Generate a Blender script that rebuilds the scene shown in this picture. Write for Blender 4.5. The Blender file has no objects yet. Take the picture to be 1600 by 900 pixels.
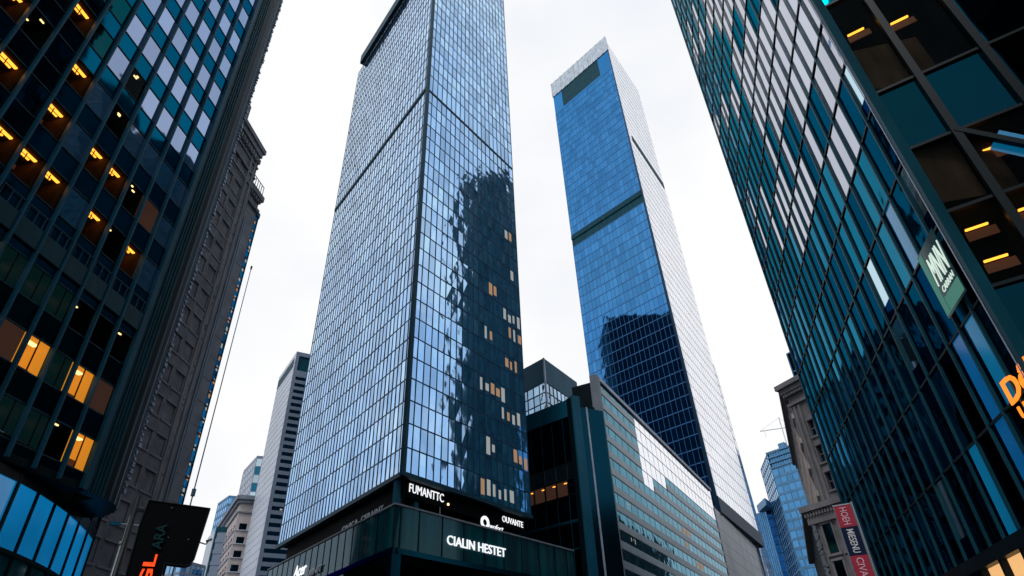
import bpy, math, random
from math import sin, cos, radians, hypot, atan, pi
from mathutils import Vector, Matrix
random.seed(7)
S = bpy.context.scene
COL = S.collection
# ------------------------------------------------------------------ camera
PITCH, ROLL, FPX = atan(680/965.), atan(63/1369.), 965.
F = Vector((0, cos(PITCH), sin(PITCH)))
_u = Vector((0, -sin(PITCH), cos(PITCH)))
_r = Vector((1, 0, 0))
R = _r*cos(ROLL) - _u*sin(ROLL)
U = _u*cos(ROLL) + _r*sin(ROLL)
CP = Vector((0, 0, 1.7))
cd = bpy.data.cameras.new('camera'); cam = bpy.data.objects.new('camera', cd); COL.objects.link(cam)
cd.sensor_width = 36; cd.lens = 36*FPX/1600; cd.clip_end = 6000; cd.clip_start = .1
cam.matrix_world = Matrix(((R.x, U.x, -F.x, CP.x), (R.y, U.y, -F.y, CP.y), (R.z, U.z, -F.z, CP.z), (0, 0, 0, 1)))
S.camera = cam

def area_in_view(vs):
    """approximate size of a pane in the picture, used to decide which panes are built one by one"""
    p = []
    for v in vs:
        d = Vector(v) - CP; z = d.dot(F)
        if z < .5: return 0
        p.append((FPX*d.dot(R)/z, FPX*d.dot(U)/z))
    cx = sum(q[0] for q in p)/len(p); cy = sum(q[1] for q in p)/len(p)
    if abs(cx) > 815 or abs(cy) > 465: return 0
    return abs(sum(p[i][0]*p[(i+1) % len(p)][1] - p[(i+1) % len(p)][0]*p[i][1] for i in range(len(p))))/2

# ------------------------------------------------------------------ materials
def new_mat(name):
    m = bpy.data.materials.new(name); m.use_nodes = True
    nt = m.node_tree; b = nt.nodes['Principled BSDF']
    return m, nt, b

def glass(name, tint, rough=.04, wob=.05, scale=.35, vary=.25, spec=None, streak=False):
    """coated curtain wall glass: tinted mirror, slightly uneven, sheets differ a little"""
    m, nt, b = new_mat(name)
    b.inputs['Metallic'].default_value = 1
    b.inputs['Roughness'].default_value = rough
    if spec: b.inputs['Specular Tint'].default_value = (*spec, 1)
    tc = nt.nodes.new('ShaderNodeTexCoord')
    n = nt.nodes.new('ShaderNodeTexNoise'); n.inputs['Scale'].default_value = scale; n.inputs['Detail'].default_value = 1.5
    nt.links.new(tc.outputs['Object'], n.inputs['Vector'])
    bp = nt.nodes.new('ShaderNodeBump'); bp.inputs['Strength'].default_value = 1; bp.inputs['Distance'].default_value = wob
    nt.links.new(n.outputs['Fac'], bp.inputs['Height']); nt.links.new(bp.outputs['Normal'], b.inputs['Normal'])
    n2 = nt.nodes.new('ShaderNodeTexNoise'); n2.inputs['Scale'].default_value = .11; n2.inputs['Detail'].default_value = 3
    nt.links.new(tc.outputs['Object'], n2.inputs['Vector'])
    at = nt.nodes.new('ShaderNodeAttribute'); at.attribute_name = 'shade'
    ma = nt.nodes.new('ShaderNodeMath'); ma.operation = 'MULTIPLY_ADD'
    nt.links.new(n2.outputs['Fac'], ma.inputs[0]); ma.inputs[1].default_value = vary*1.2; ma.inputs[2].default_value = 1-vary*.6
    mb = nt.nodes.new('ShaderNodeMath'); mb.operation = 'MULTIPLY_ADD'
    nt.links.new(at.outputs['Fac'], mb.inputs[0]); mb.inputs[1].default_value = vary; 
    nt.links.new(ma.outputs[0], mb.inputs[2])
    mx = nt.nodes.new('ShaderNodeVectorMath'); mx.operation = 'SCALE'; mx.inputs[0].default_value = tint
    nt.links.new(mb.outputs[0], mx.inputs['Scale']); nt.links.new(mx.outputs[0], b.inputs['Base Color'])
    return m

def paint(name, c, rough=.55, metal=0, nscale=1.2, amt=.25, bump=0, stretch=None, spec=None):
    """painted, stone or metal surface with uneven weathering"""
    m, nt, b = new_mat(name)
    b.inputs['Roughness'].default_value = rough; b.inputs['Metallic'].default_value = metal
    b.inputs['Specular IOR Level'].default_value = spec if spec is not None else (.12 if max(c) < .2 else .4)
    tc = nt.nodes.new('ShaderNodeTexCoord'); mp = nt.nodes.new('ShaderNodeMapping')
    mp.inputs['Scale'].default_value = stretch or (1, 1, .35)
    n = nt.nodes.new('ShaderNodeTexNoise'); n.inputs['Scale'].default_value = nscale; n.inputs['Detail'].default_value = 6
    nt.links.new(tc.outputs['Object'], mp.inputs['Vector']); nt.links.new(mp.outputs[0], n.inputs['Vector'])
    cr = nt.nodes.new('ShaderNodeValToRGB')
    cr.color_ramp.elements[0].position = .3; cr.color_ramp.elements[1].position = .7
    cr.color_ramp.elements[0].color = tuple(x*(1-amt) for x in c)+(1,)
    cr.color_ramp.elements[1].color = tuple(min(1, x*(1+amt)) for x in c)+(1,)
    nt.links.new(n.outputs['Fac'], cr.inputs['Fac']); nt.links.new(cr.outputs['Color'], b.inputs['Base Color'])
    if bump:
        bp = nt.nodes.new('ShaderNodeBump'); bp.inputs['Distance'].default_value = bump
        n3 = nt.nodes.new('ShaderNodeTexNoise'); n3.inputs['Scale'].default_value = nscale*5; n3.inputs['Detail'].default_value = 5
        nt.links.new(tc.outputs['Object'], n3.inputs['Vector'])
        nt.links.new(n3.outputs['Fac'], bp.inputs['Height']); nt.links.new(bp.outputs['Normal'], b.inputs['Normal'])
    return m

def emit(name, c, s):
    m, nt, b = new_mat(name)
    b.inputs['Base Color'].default_value = (*[x*.25 for x in c], 1)
    b.inputs['Specular IOR Level'].default_value = .1
    b.inputs['Emission Color'].default_value = (*c, 1); b.inputs['Emission Strength'].default_value = s
    return m

def clear_glass(name, tint=(.75, .82, .8), refl=.12):
    m = bpy.data.materials.new(name); m.use_nodes = True; nt = m.node_tree; nt.nodes.clear()
    o = nt.nodes.new('ShaderNodeOutputMaterial'); t = nt.nodes.new('ShaderNodeBsdfTransparent'); t.inputs[0].default_value = (*tint, 1)
    g = nt.nodes.new('ShaderNodeBsdfGlossy'); g.inputs['Roughness'].default_value = .03; g.inputs['Color'].default_value = (.5, .7, .8, 1)
    lw = nt.nodes.new('ShaderNodeLayerWeight'); lw.inputs['Blend'].default_value = refl
    mx = nt.nodes.new('ShaderNodeMixShader'); nt.links.new(lw.outputs['Fresnel'], mx.inputs[0])
    nt.links.new(t.outputs[0], mx.inputs[1]); nt.links.new(g.outputs[0], mx.inputs[2]); nt.links.new(mx.outputs[0], o.inputs[0])
    return m

M = dict(
    # left office tower
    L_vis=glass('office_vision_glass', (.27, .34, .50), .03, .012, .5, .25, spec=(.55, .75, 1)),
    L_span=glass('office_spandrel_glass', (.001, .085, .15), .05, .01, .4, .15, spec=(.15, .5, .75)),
    L_mull=paint('office_mullion_metal', (.008, .075, .12), .45, 0, 1, .25),
    L_body=paint('office_core', (.002, .010, .013), .8),
    L_belt=paint('office_belt_metal', (.004, .045, .065), .5),
    L_blue=None, 
    clear=clear_glass('clear_window_glass', (.55, .58, .56), .08),
    lamp=emit('amber_ceiling_lamp', (1, .36, .035), 4.2),
    lampw=emit('warm_white_lamp', (1, .66, .26), 3.4),
    room_amber=emit('amber_glow_office_wall', (1, .36, .03), .95),  # lamplight on the walls put in as emission
    room_strip=paint('warm_ceiling_office_wall', (.085, .05, .03), .9, 0, 1.5, .4),
    room_green=emit('green_grey_glow_wall', (.02, .10, .11), .13),  # faint room light put into the wall as emission
    room_dark=paint('dark_office_wall', (.006, .012, .014), .9),
    # tower A
    A_l=glass('tower_glass_west', (.46, .66, .90), .06, .05, .5, .42),
    A_r=glass('tower_glass_east', (.42, .64, .90), .05, .045, .45, .42),
    A_mull=paint('tower_mullion_metal', (.004, .045, .10), .4, 0, 1, .2),
    A_cap=paint('tower_cap_metal', (.004, .05, .08), .5),
    A_body=paint('tower_core', (.006, .018, .024), .8),
    pod=None,
    black=paint('black_metal', (.004, .006, .008), .5, 0, 1, .2, spec=.3),
    blackmatt=paint('black_matt_panel', (.002, .003, .004), .8, 0, 1, .2, spec=.1),
    # tower B
    B_l=glass('blue_reflection_tower_glass', (.055, .22, .48), .05, .055, .25, .3, spec=(.35, .6, .9)),  # reflected sky tone of the left face put into the tint
    B_r=glass('pale_reflection_tower_glass', (.82, .84, .90), .12, .03, .2, .12),  # bright sky reflection of the right face put into the tint
    B_line=paint('blue_tower_joint', (.03, .16, .40), .5),
    B_rline=paint('pale_tower_joint', (.38, .44, .55), .5),
    B_dark=paint('plant_louvre_teal', (.003, .06, .085), .55),
    B_edge=paint('dark_blue_edge_trim', (.004, .03, .07), .5),
    B_crown=paint('pale_ribbed_crown', (.66, .73, .80), .45),
    # right tower
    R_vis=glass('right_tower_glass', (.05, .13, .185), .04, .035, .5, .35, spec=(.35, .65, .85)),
    R_near=glass('lobby_corner_glass', (.004, .055, .08), .03, .01, .3, .35, spec=(.1, .35, .5)),
    R_mull=paint('right_tower_mullion', (.006, .055, .08), .35, 0, 1, .2),
    R_black=paint('right_tower_frame_black', (.0015, .009, .013), .4, 0, 1, .2),
    # masonry and others
    brown=paint('brown_sandstone', (.20, .19, .20), .85, 0, .8, .3, .02, (1, 1, 1)),
    brown2=paint('taupe_stone', (.25, .24, .255), .85, 0, .6, .22, .01, (1, 1, 1)),
    beige=paint('pinkish_limestone', (.52, .45, .43), .8, 0, .4, .15, .01),
    greyw=paint('pale_grey_cladding', (.55, .58, .66), .45, 0, .08, .12),
    greys=paint('blue_grey_cladding', (.22, .27, .36), .5, 0, .1, .15),
    darkwin=glass('dark_window_glass', (.02, .13, .22), .06, .02, .5, .3, spec=(.4, .6, .8)),
    greenwin=glass('dark_green_window_glass', (.01, .06, .06), .1, .02, .5, .3, spec=(.3, .5, .5)),
    slab=glass('dark_teal_wall_panel', (.004, .035, .055), .25, .01, .3, .25, spec=(.1, .3, .4)),
    teal=paint('teal_pier_metal', (.005, .085, .14), .4, 0, .5, .18),
    gcglass=glass('corner_block_glass', (.40, .52, .60), .05, .08, .6, .5),
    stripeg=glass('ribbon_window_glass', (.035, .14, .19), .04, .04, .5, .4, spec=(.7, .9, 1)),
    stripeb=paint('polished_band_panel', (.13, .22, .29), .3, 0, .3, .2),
    stripew=glass('painted_sky_reflection_panel', (.86, .88, .94), .1, .01, .3, .06),  # white tint paints the sky reflection on the upper panels
    palestone=paint('pale_stone_cladding', (.62, .60, .62), .5, 0, .25, .14),
    column=paint('grey_granite_column', (.21, .24, .28), .6, 0, .8, .18),
    blueT=glass('far_blue_glass', (.09, .26, .46), .1, .05, .2, .3),
    blueL=paint('far_blue_line', (.10, .27, .46), .5),
    white=emit('white_lit_lettering', (.95, .97, 1), 1.0),
    orange=emit('orange_neon', (1, .22, .02), 1.6),
    redneon=emit('red_orange_neon', (1, .06, .01), 1.5),
    darkteal_t=paint('unlit_teal_lettering', (.012, .055, .06), .5),
    red=paint('crimson_banner', (.42, .008, .04), .5, 0, 2, .12),
    navy=paint('navy_banner', (.004, .012, .05), .5, 0, 2, .12),
    pink=paint('pale_pink_lettering', (.8, .45, .52), .5),
    cream=paint('pale_lettering', (.75, .75, .78), .5),
    steel=paint('galvanised_steel', (.35, .42, .45), .35, .4, 3, .2),
    mast=paint('blue_grey_mast', (.05, .12, .18), .4),
    grn=emit('pale_green_lit_panel', (.10, .32, .25), .5),
    grnwhite=emit('pale_lit_lettering', (.7, .85, .75), .9),
    warmshop=emit('warm_shop_interior', (1, .55, .22), .9),
    asphalt=paint('asphalt', (.05, .05, .052), .9, 0, 3, .25, .01, (1, 1, 1)),
    paving=paint('concrete_paving', (.22, .22, .21), .85, 0, 2, .15, .01, (1, 1, 1)),
    kerb=paint('granite_kerb', (.3, .3, .29), .8), roadpaint=paint('road_paint', (.75, .75, .72), .7, 0, 6, .2),
)
M['warm_dim'] = emit('warm_dim_window', (.62, .36, .20), .5)
M['lamp_pale'] = emit('pale_window_light', (.55, .58, .55), .5)
M['R_pale'] = glass('right_tower_pale_reflection', (.40, .43, .53), .03, .03, .5, .2)  # pale tint painting patches of reflected sky
M['R_vis2'] = glass('right_tower_dark_reflection', (.008, .048, .07), .04, .04, .5, .35, spec=(.2, .5, .65))  # dark tint painting the unlit parts of the reflection
M['R_near2'] = glass('lobby_corner_dark_reflection', (.002, .022, .032), .03, .01, .3, .35, spec=(.06, .25, .35))  # darker copy: dim reflection of the lower panes put into the tint
M['rail'] = paint('dark_teal_railing', (.02, .07, .10), .5)
M['shade'] = emit('rose_brown_lamp_glow', (.26, .10, .05), .28)  # emissive surface painting the glow of the lamps
M['L_span2'] = glass('office_spandrel_dark_reflection', (.001, .034, .042), .05, .01, .4, .3, spec=(.06, .34, .40))  # darker copy: dark reflection put into the spandrel tint
M['L_vis2'] = glass('office_vision_dark_reflection', (.015, .055, .065), .03, .012, .5, .35, spec=(.22, .55, .62))  # darker copy: reflection of a dark building put into the tint
def blue_glow(name, c, s, tint=(.01, .1, .2)):
    m, nt, b = new_mat(name)
    b.inputs['Base Color'].default_value = (*tint, 1); b.inputs['Roughness'].default_value = .12
    tc = nt.nodes.new('ShaderNodeTexCoord'); n = nt.nodes.new('ShaderNodeTexNoise'); n.inputs['Scale'].default_value = .22; n.inputs['Detail'].default_value = 2
    nt.links.new(tc.outputs['Object'], n.inputs['Vector'])
    cr = nt.nodes.new('ShaderNodeValToRGB'); cr.color_ramp.elements[0].position = .3; cr.color_ramp.elements[1].position = .7
    cr.color_ramp.elements[0].color = tuple(x*.6 for x in c)+(1,); cr.color_ramp.elements[1].color = (*c, 1)
    nt.links.new(n.outputs['Fac'], cr.inputs['Fac']); nt.links.new(cr.outputs['Color'], b.inputs['Emission Color'])
    b.inputs['Emission Strength'].default_value = s
    return m
M['L_blue'] = blue_glow('backlit_blue_window_film', (.003, .21, .52), .7)
M['R_blue'] = blue_glow('blue_sky_reflection_glow', (.0, .12, .38), .5)  # emission stands in for blue sky reflected in the pane
M['R_cyan'] = blue_glow('cyan_sky_reflection_glow', (.0, .20, .42), .5)  # as above, cyan part of the painted sky reflection
def pod_mat():
    m, nt, b = new_mat('podium_teal_glass')
    b.inputs['Roughness'].default_value = .08
    tc = nt.nodes.new('ShaderNodeTexCoord'); mp = nt.nodes.new('ShaderNodeMapping'); mp.inputs['Scale'].default_value = (1.4, 1.4, .12)
    n = nt.nodes.new('ShaderNodeTexNoise'); n.inputs['Scale'].default_value = 1.1; n.inputs['Detail'].default_value = 3
    nt.links.new(tc.outputs['Object'], mp.inputs['Vector']); nt.links.new(mp.outputs[0], n.inputs['Vector'])
    cr = nt.nodes.new('ShaderNodeValToRGB'); cr.color_ramp.elements[0].position = .35; cr.color_ramp.elements[1].position = .68
    cr.color_ramp.elements[0].color = (.001, .028, .042, 1); cr.color_ramp.elements[1].color = (.002, .085, .10, 1)
    nt.links.new(n.outputs['Fac'], cr.inputs['Fac']); nt.links.new(cr.outputs['Color'], b.inputs['Base Color'])
    b.inputs['Specular IOR Level'].default_value = .35; b.inputs['Specular Tint'].default_value = (.3, .8, .9, 1)
    return m
M['pod'] = pod_mat()

# ------------------------------------------------------------------ mesh helpers
class MB:
    def __init__(s): s.v = []; s.f = []; s.sh = []
    def quad(s, a, b, c, d, sh=0.):
        k = len(s.v); s.v += [tuple(a), tuple(b), tuple(c), tuple(d)]; s.f.append((k, k+1, k+2, k+3)); s.sh.append(sh)
    def hexa(s, p):   # 8 points: bottom loop, top loop
        k = len(s.v); s.v += [tuple(q) for q in p]
        for f in ((3, 2, 1, 0), (4, 5, 6, 7), (0, 1, 5, 4), (1, 2, 6, 5), (2, 3, 7, 6), (3, 0, 4, 7)):
            s.f.append(tuple(k+i for i in f)); s.sh.append(0.)
    def box(s, x0, y0, z0, x1, y1, z1):
        s.hexa([(x0, y0, z0), (x1, y0, z0), (x1, y1, z0), (x0, y1, z0), (x0, y0, z1), (x1, y0, z1), (x1, y1, z1), (x0, y1, z1)])
    def bar(s, a, b, r, n=8, r2=None):
        a = Vector(a); b = Vector(b); d = (b-a).normalized(); r2 = r if r2 is None else r2
        x = d.orthogonal().normalized(); y = d.cross(x); k = len(s.v)
        for q, rr in ((a, r), (b, r2)):
            for i in range(n): s.v.append(tuple(q + (x*cos(2*pi*i/n) + y*sin(2*pi*i/n))*rr))
        for i in range(n): j = (i+1) % n; s.f.append((k+i, k+j, k+n+j, k+n+i)); s.sh.append(0.)
        s.f.append(tuple(k+i for i in range(n))[::-1]); s.f.append(tuple(k+n+i for i in range(n))); s.sh += [0., 0.]
    def sbar(s, a, b, w, h, up=(0, 0, 1)):   # square bar from a to b
        a = Vector(a); b = Vector(b); d = (b-a).normalized(); x = d.cross(Vector(up)).normalized()*w/2; y = x.cross(d).normalized()*h/2
        s.hexa([a-x-y, a+x-y, a+x+y, a-x+y, b-x-y, b+x-y, b+x+y, b-x+y])
    def prism(s, pts, z0, z1, pts1=None):
        k = len(s.v); n = len(pts); pts1 = pts1 or pts
        s.v += [(p[0], p[1], z0) for p in pts] + [(p[0], p[1], z1) for p in pts1]
        for i in range(n): j = (i+1) % n; s.f.append((k+i, k+j, k+n+j, k+n+i)); s.sh.append(0.)
        s.f.append(tuple(k+i for i in range(n))[::-1]); s.f.append(tuple(k+n+i for i in range(n))); s.sh += [0., 0.]
    def build(s, name, mat, parent=None, smooth=False):
        me = bpy.data.meshes.new(name); me.from_pydata(s.v, [], s.f)
        a = me.attributes.new('shade', 'FLOAT', 'FACE'); a.data.foreach_set('value', s.sh)
        me.materials.append(mat)
        if smooth: me.polygons.foreach_set('use_smooth', [True]*len(me.polygons))
        o = bpy.data.objects.new(name, me); COL.objects.link(o)
        if parent is not None:
            o.parent = parent; o.matrix_parent_inverse = IM(parent)
        return o
def IM(p):
    m = Matrix.Identity(4); q = p
    # all parents here are pure translations (empties) or identity meshes
    t = Vector((0, 0, 0))
    while q is not None: t += q.location; q = q.parent if q.parent is None else None
    return Matrix.Translation(-t)

def tag(o, label=None, cat=None, group=None, kind=None):
    if label: o['label'] = label
    if cat: o['category'] = cat
    if group: o['group'] = group
    if kind: o['kind'] = kind
    return o
def thing(name, label, cat, loc=(0, 0, 0), group=None):
    o = bpy.data.objects.new(name, None); COL.objects.link(o); o.location = loc; o.empty_display_size = 1
    return tag(o, label, cat, group)

def text(name, s, org, xd, yd, w, h, mat, parent=None, depth=.04, bold=.0, shear=0):
    cu = bpy.data.curves.new(name, 'FONT'); cu.body = s; cu.size = 1; cu.extrude = .02; cu.offset = bold; cu.shear = shear
    cu.resolution_u = 3
    t = bpy.data.objects.new(name, cu); COL.objects.link(t)
    dg = bpy.context.evaluated_depsgraph_get()
    me = bpy.data.meshes.new_from_object(t.evaluated_get(dg)); bpy.data.objects.remove(t)
    xs = [v.co.x for v in me.vertices]; ys = [v.co.y for v in me.vertices]
    x0, x1, y0, y1 = min(xs), max(xs), min(ys), max(ys)
    org = Vector(org); xd = Vector(xd).normalized(); yd = Vector(yd).normalized(); nd = xd.cross(yd)
    for v in me.vertices:
        c = v.co.copy(); v.co = org + xd*((c.x-x0)/(x1-x0)*w) + yd*((c.y-y0)/(y1-y0)*h) + nd*(c.z/.02*depth/2)
    me.materials.clear(); me.materials.append(mat); me.name = name
    o = bpy.data.objects.new(name, me); COL.objects.link(o)
    if parent is not None: o.parent = parent; o.matrix_parent_inverse = IM(parent)
    return o

class Plane:
    """a vertical (or slightly battered) wall from a to b; side=+1: outward is to the right of a->b"""
    def __init__(s, a, b, side, z0=0, z1=1, a1=None, b1=None):
        s.a = Vector(a); s.b = Vector(b); s.a1 = Vector(a1 or a); s.b1 = Vector(b1 or b); s.z0 = z0; s.z1 = z1
        s.len = (s.b-s.a).length; e = (s.b-s.a).normalized(); s.e = e; s.n = Vector((e.y, -e.x))*side; s.side = side
    def P(s, t, z, off=0):
        k = (z-s.z0)/(s.z1-s.z0); u = t/s.len
        p = (s.a.lerp(s.b, u)).lerp(s.a1.lerp(s.b1, u), k) + s.n*off
        return Vector((p.x, p.y, z))
    def bx(s, mb, t0, t1, z0, z1, o0, o1):
        P = s.P
        mb.hexa([P(t0, z0, o0), P(t1, z0, o0), P(t1, z0, o1), P(t0, z0, o1), P(t0, z1, o0), P(t1, z1, o0), P(t1, z1, o1), P(t0, z1, o1)])
    def pane(s, mb, t0, t1, z0, z1, off=0, tilt=0, sh=None):
        r = lambda: random.uniform(-tilt, tilt)
        sh = random.uniform(-1, 1)*.5 if sh is None else sh
        mb.quad(s.P(t0, z0, off+r()), s.P(t1, z0, off+r()), s.P(t1, z1, off+r()), s.P(t0, z1, off+r()), sh)

class Building:
    def __init__(s, name, label, loc, group=None, cat='building'):
        s.root = thing(name, label, cat, (loc[0], loc[1], 0), group); s.panes = []
    def add_pane(s, pl, t0, t1, z0, z1, mat, off=0, tilt=0, sh=None):
        r = lambda: random.uniform(-tilt, tilt)
        v = [pl.P(t0, z0, off+r()), pl.P(t1, z0, off+r()), pl.P(t1, z1, off+r()), pl.P(t0, z1, off+r())]
        s.panes.append((area_in_view(v), v, mat, random.uniform(-.5, .5) if sh is None else sh))
    def part(s, mb, name, mat): return mb.build(name, mat, s.root)
    def flush(s, singles=100, minpx=14):
        s.panes.sort(key=lambda p: -p[0])
        rest = {}
        for i, (a, v, m, sh) in enumerate(s.panes):
            if i < singles and a >= minpx:
                mb = MB(); mb.quad(*v, sh); mb.build('window', m, s.root)
            else: rest.setdefault(m.name, (m, MB()))[1].quad(*v, sh)
        if rest:
            mb = MB(); mats = []; idx = []
            for m, q in rest.values():
                k = len(mb.v); mb.v += q.v; mb.f += [tuple(k+i for i in f) for f in q.f]; mb.sh += q.sh
                idx += [len(mats)]*len(q.f); mats.append(m)
            o = mb.build('window', mats[0], s.root)
            for m in mats[1:]: o.data.materials.append(m)
            o.data.polygons.foreach_set('material_index', idx)
            o['kind'] = 'stuff'
        s.panes = []

def room(B, pl, t0, t1, z0, z1, kind, depth=3.2):
    """a lit office behind a clear pane: pane > room interior, ceiling lamps"""
    P = pl.P
    w = MB(); w.quad(P(t0+.05, z0, 0), P(t1-.05, z0, 0), P(t1-.05, z1, 0), P(t0+.05, z1, 0)); g = w.build('window', M['clear'], B.root)
    zc = z1+.12; zf = z0-.3; a, b = t0+.03, t1-.03; o0, o1 = -.12, -depth
    r = MB()
    r.quad(P(a, zf, o1), P(b, zf, o1), P(b, zc, o1), P(a, zc, o1)); r.quad(P(a, zc, o0), P(b, zc, o0), P(b, zc, o1), P(a, zc, o1))
    r.quad(P(a, zf, o0), P(a, zf, o1), P(a, zc, o1), P(a, zc, o0)); r.quad(P(b, zf, o0), P(b, zf, o1), P(b, zc, o1), P(b, zc, o0))
    r.quad(P(a, zf, o0), P(b, zf, o0), P(b, zf, o1), P(a, zf, o1))
    rm = {'strip': 'room_strip', 'warm': 'room_amber', 'green': 'room_green', 'dots': 'room_dark', 'rose': 'room_rose'}[kind]
    r.build('office_interior', M[rm], g)
    W = b-a
    def lamp(x0, x1, d0, d1, m='lamp', n='ceiling_lamp'):
        l = MB(); pl.bx(l, x0, x1, zc-.09, zc-.02, -d0, -d1); l.build(n, M[m], g)
    if kind == 'strip':
        q = random.uniform(.0, .2)
        lamp(a+W*(.04+q), b-W*.06, .55, .72); lamp(a+W*(.02+q), b-W*random.uniform(.05, .3), .86, .95); 
        if random.random() < .7: lamp(a+W*.05, a+W*random.uniform(.3, .7), 1.5, 1.58)
        c = MB(); pl.bx(c, a+W*.5-.02, a+W*.5+.02, z1-random.uniform(.3, .8), zc-.1, -.5, -.54); c.build('lamp_hanger', M['black'], g)
        if random.random() < .6:
            d = MB(); x = a+W*random.uniform(.1, .6); pl.bx(d, x, x+.45, zf, z0+random.uniform(.3, 1.0), -.9, -1.3); d.build('cabinet', M['black'], g)
        glow = MB(); o_ = -1.9; glow.quad(P(a+.02, zc-.35, o_), P(b-.02, zc-.35, o_), P(b-.02, zc-.02, o_), P(a+.02, zc-.02, o_)); glow.build('ceiling_glow_panel', M['shade'], g)  # emissive strip painting the amber glow near the ceiling
    elif kind == 'warm':
        lamp(a+W*.1, b-W*.1, .7, 1.0, 'lampw'); lamp(a+W*.1, b-W*.1, 1.7, 2.0, 'lamp')
        d = MB(); pl.bx(d, (a+b)/2-.03, (a+b)/2+.03, z0, z1, -.06, -.01); d.build('window_bar', M['black'], g)
        d = MB(); pl.bx(d, a+.02, b-.02, zf, z0+random.uniform(.5, .8), -.75, -.8); d.build('dimming_partition', M['shade'], g)  # added so the glow darkens in the lower half of the window
        if random.random() < .7:
            d = MB(); pl.bx(d, a+W*.1, a+W*.38, zf, z0+1.0, -1.4, -1.8); d.build('cabinet', M['black'], g)
    elif kind == 'green':
        lamp(a+W*.3, a+W*.55, 1.1, 1.2, 'lampw'); lamp(a+W*.6, a+W*.85, 1.7, 1.78, 'lampw')
        d = MB(); pl.bx(d, a+W*.6, a+W*.63, z0, z1, -.06, -.01); d.build('window_bar', M['black'], g)
    elif kind == 'rose':
        lamp(a+W*.2, a+W*.5, 1.1, 1.25, 'lamp'); lamp(a+W*.3, a+W*.4, 2.1, 2.15, 'lampw')
    else:
        for q in range(random.randint(2, 4)):
            x = random.uniform(a+.2, b-.4); dd = random.uniform(.25, 1.5); lamp(x, x+random.uniform(.15, .3), dd, dd+.07, 'lampw')
    return g
M['room_rose'] = emit('dim_rose_glow_wall', (.26, .12, .09), .22)  # dim rose room light put into the wall as emission

# ------------------------------------------------------------------ ground
def slab(name, x0, y0, x1, y1, z, mat, rot=0, z0=None):
    mb = MB(); c, s = cos(rot), sin(rot)
    q = [(x*c + y*s, -x*s + y*c) for x, y in ((x0, y0), (x1, y0), (x1, y1), (x0, y1))]
    if z0 is None: mb.quad(*[(a, b, z) for a, b in q])
    else: mb.prism(q, z0, z)
    o = mb.build(name, M[mat]); o['kind'] = 'structure'; return o
slab('ground', -3000, -3000, 3000, 3000, 0, 'asphalt')
rt = radians(10)
slab('road', -19, -120, 7.5, 400, .004, 'asphalt', rt)
slab('pavement', -27.9, -120, -19.3, 60, .13, 'paving', rt, 0.001)
slab('pavement', 7.8, -60, 11.6, 60, .13, 'paving', rt, 0.001)
for i in range(14): slab('road_marking', -6, -60+i*9, -5.85, -56+i*9, .008, 'roadpaint', rt)

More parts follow.
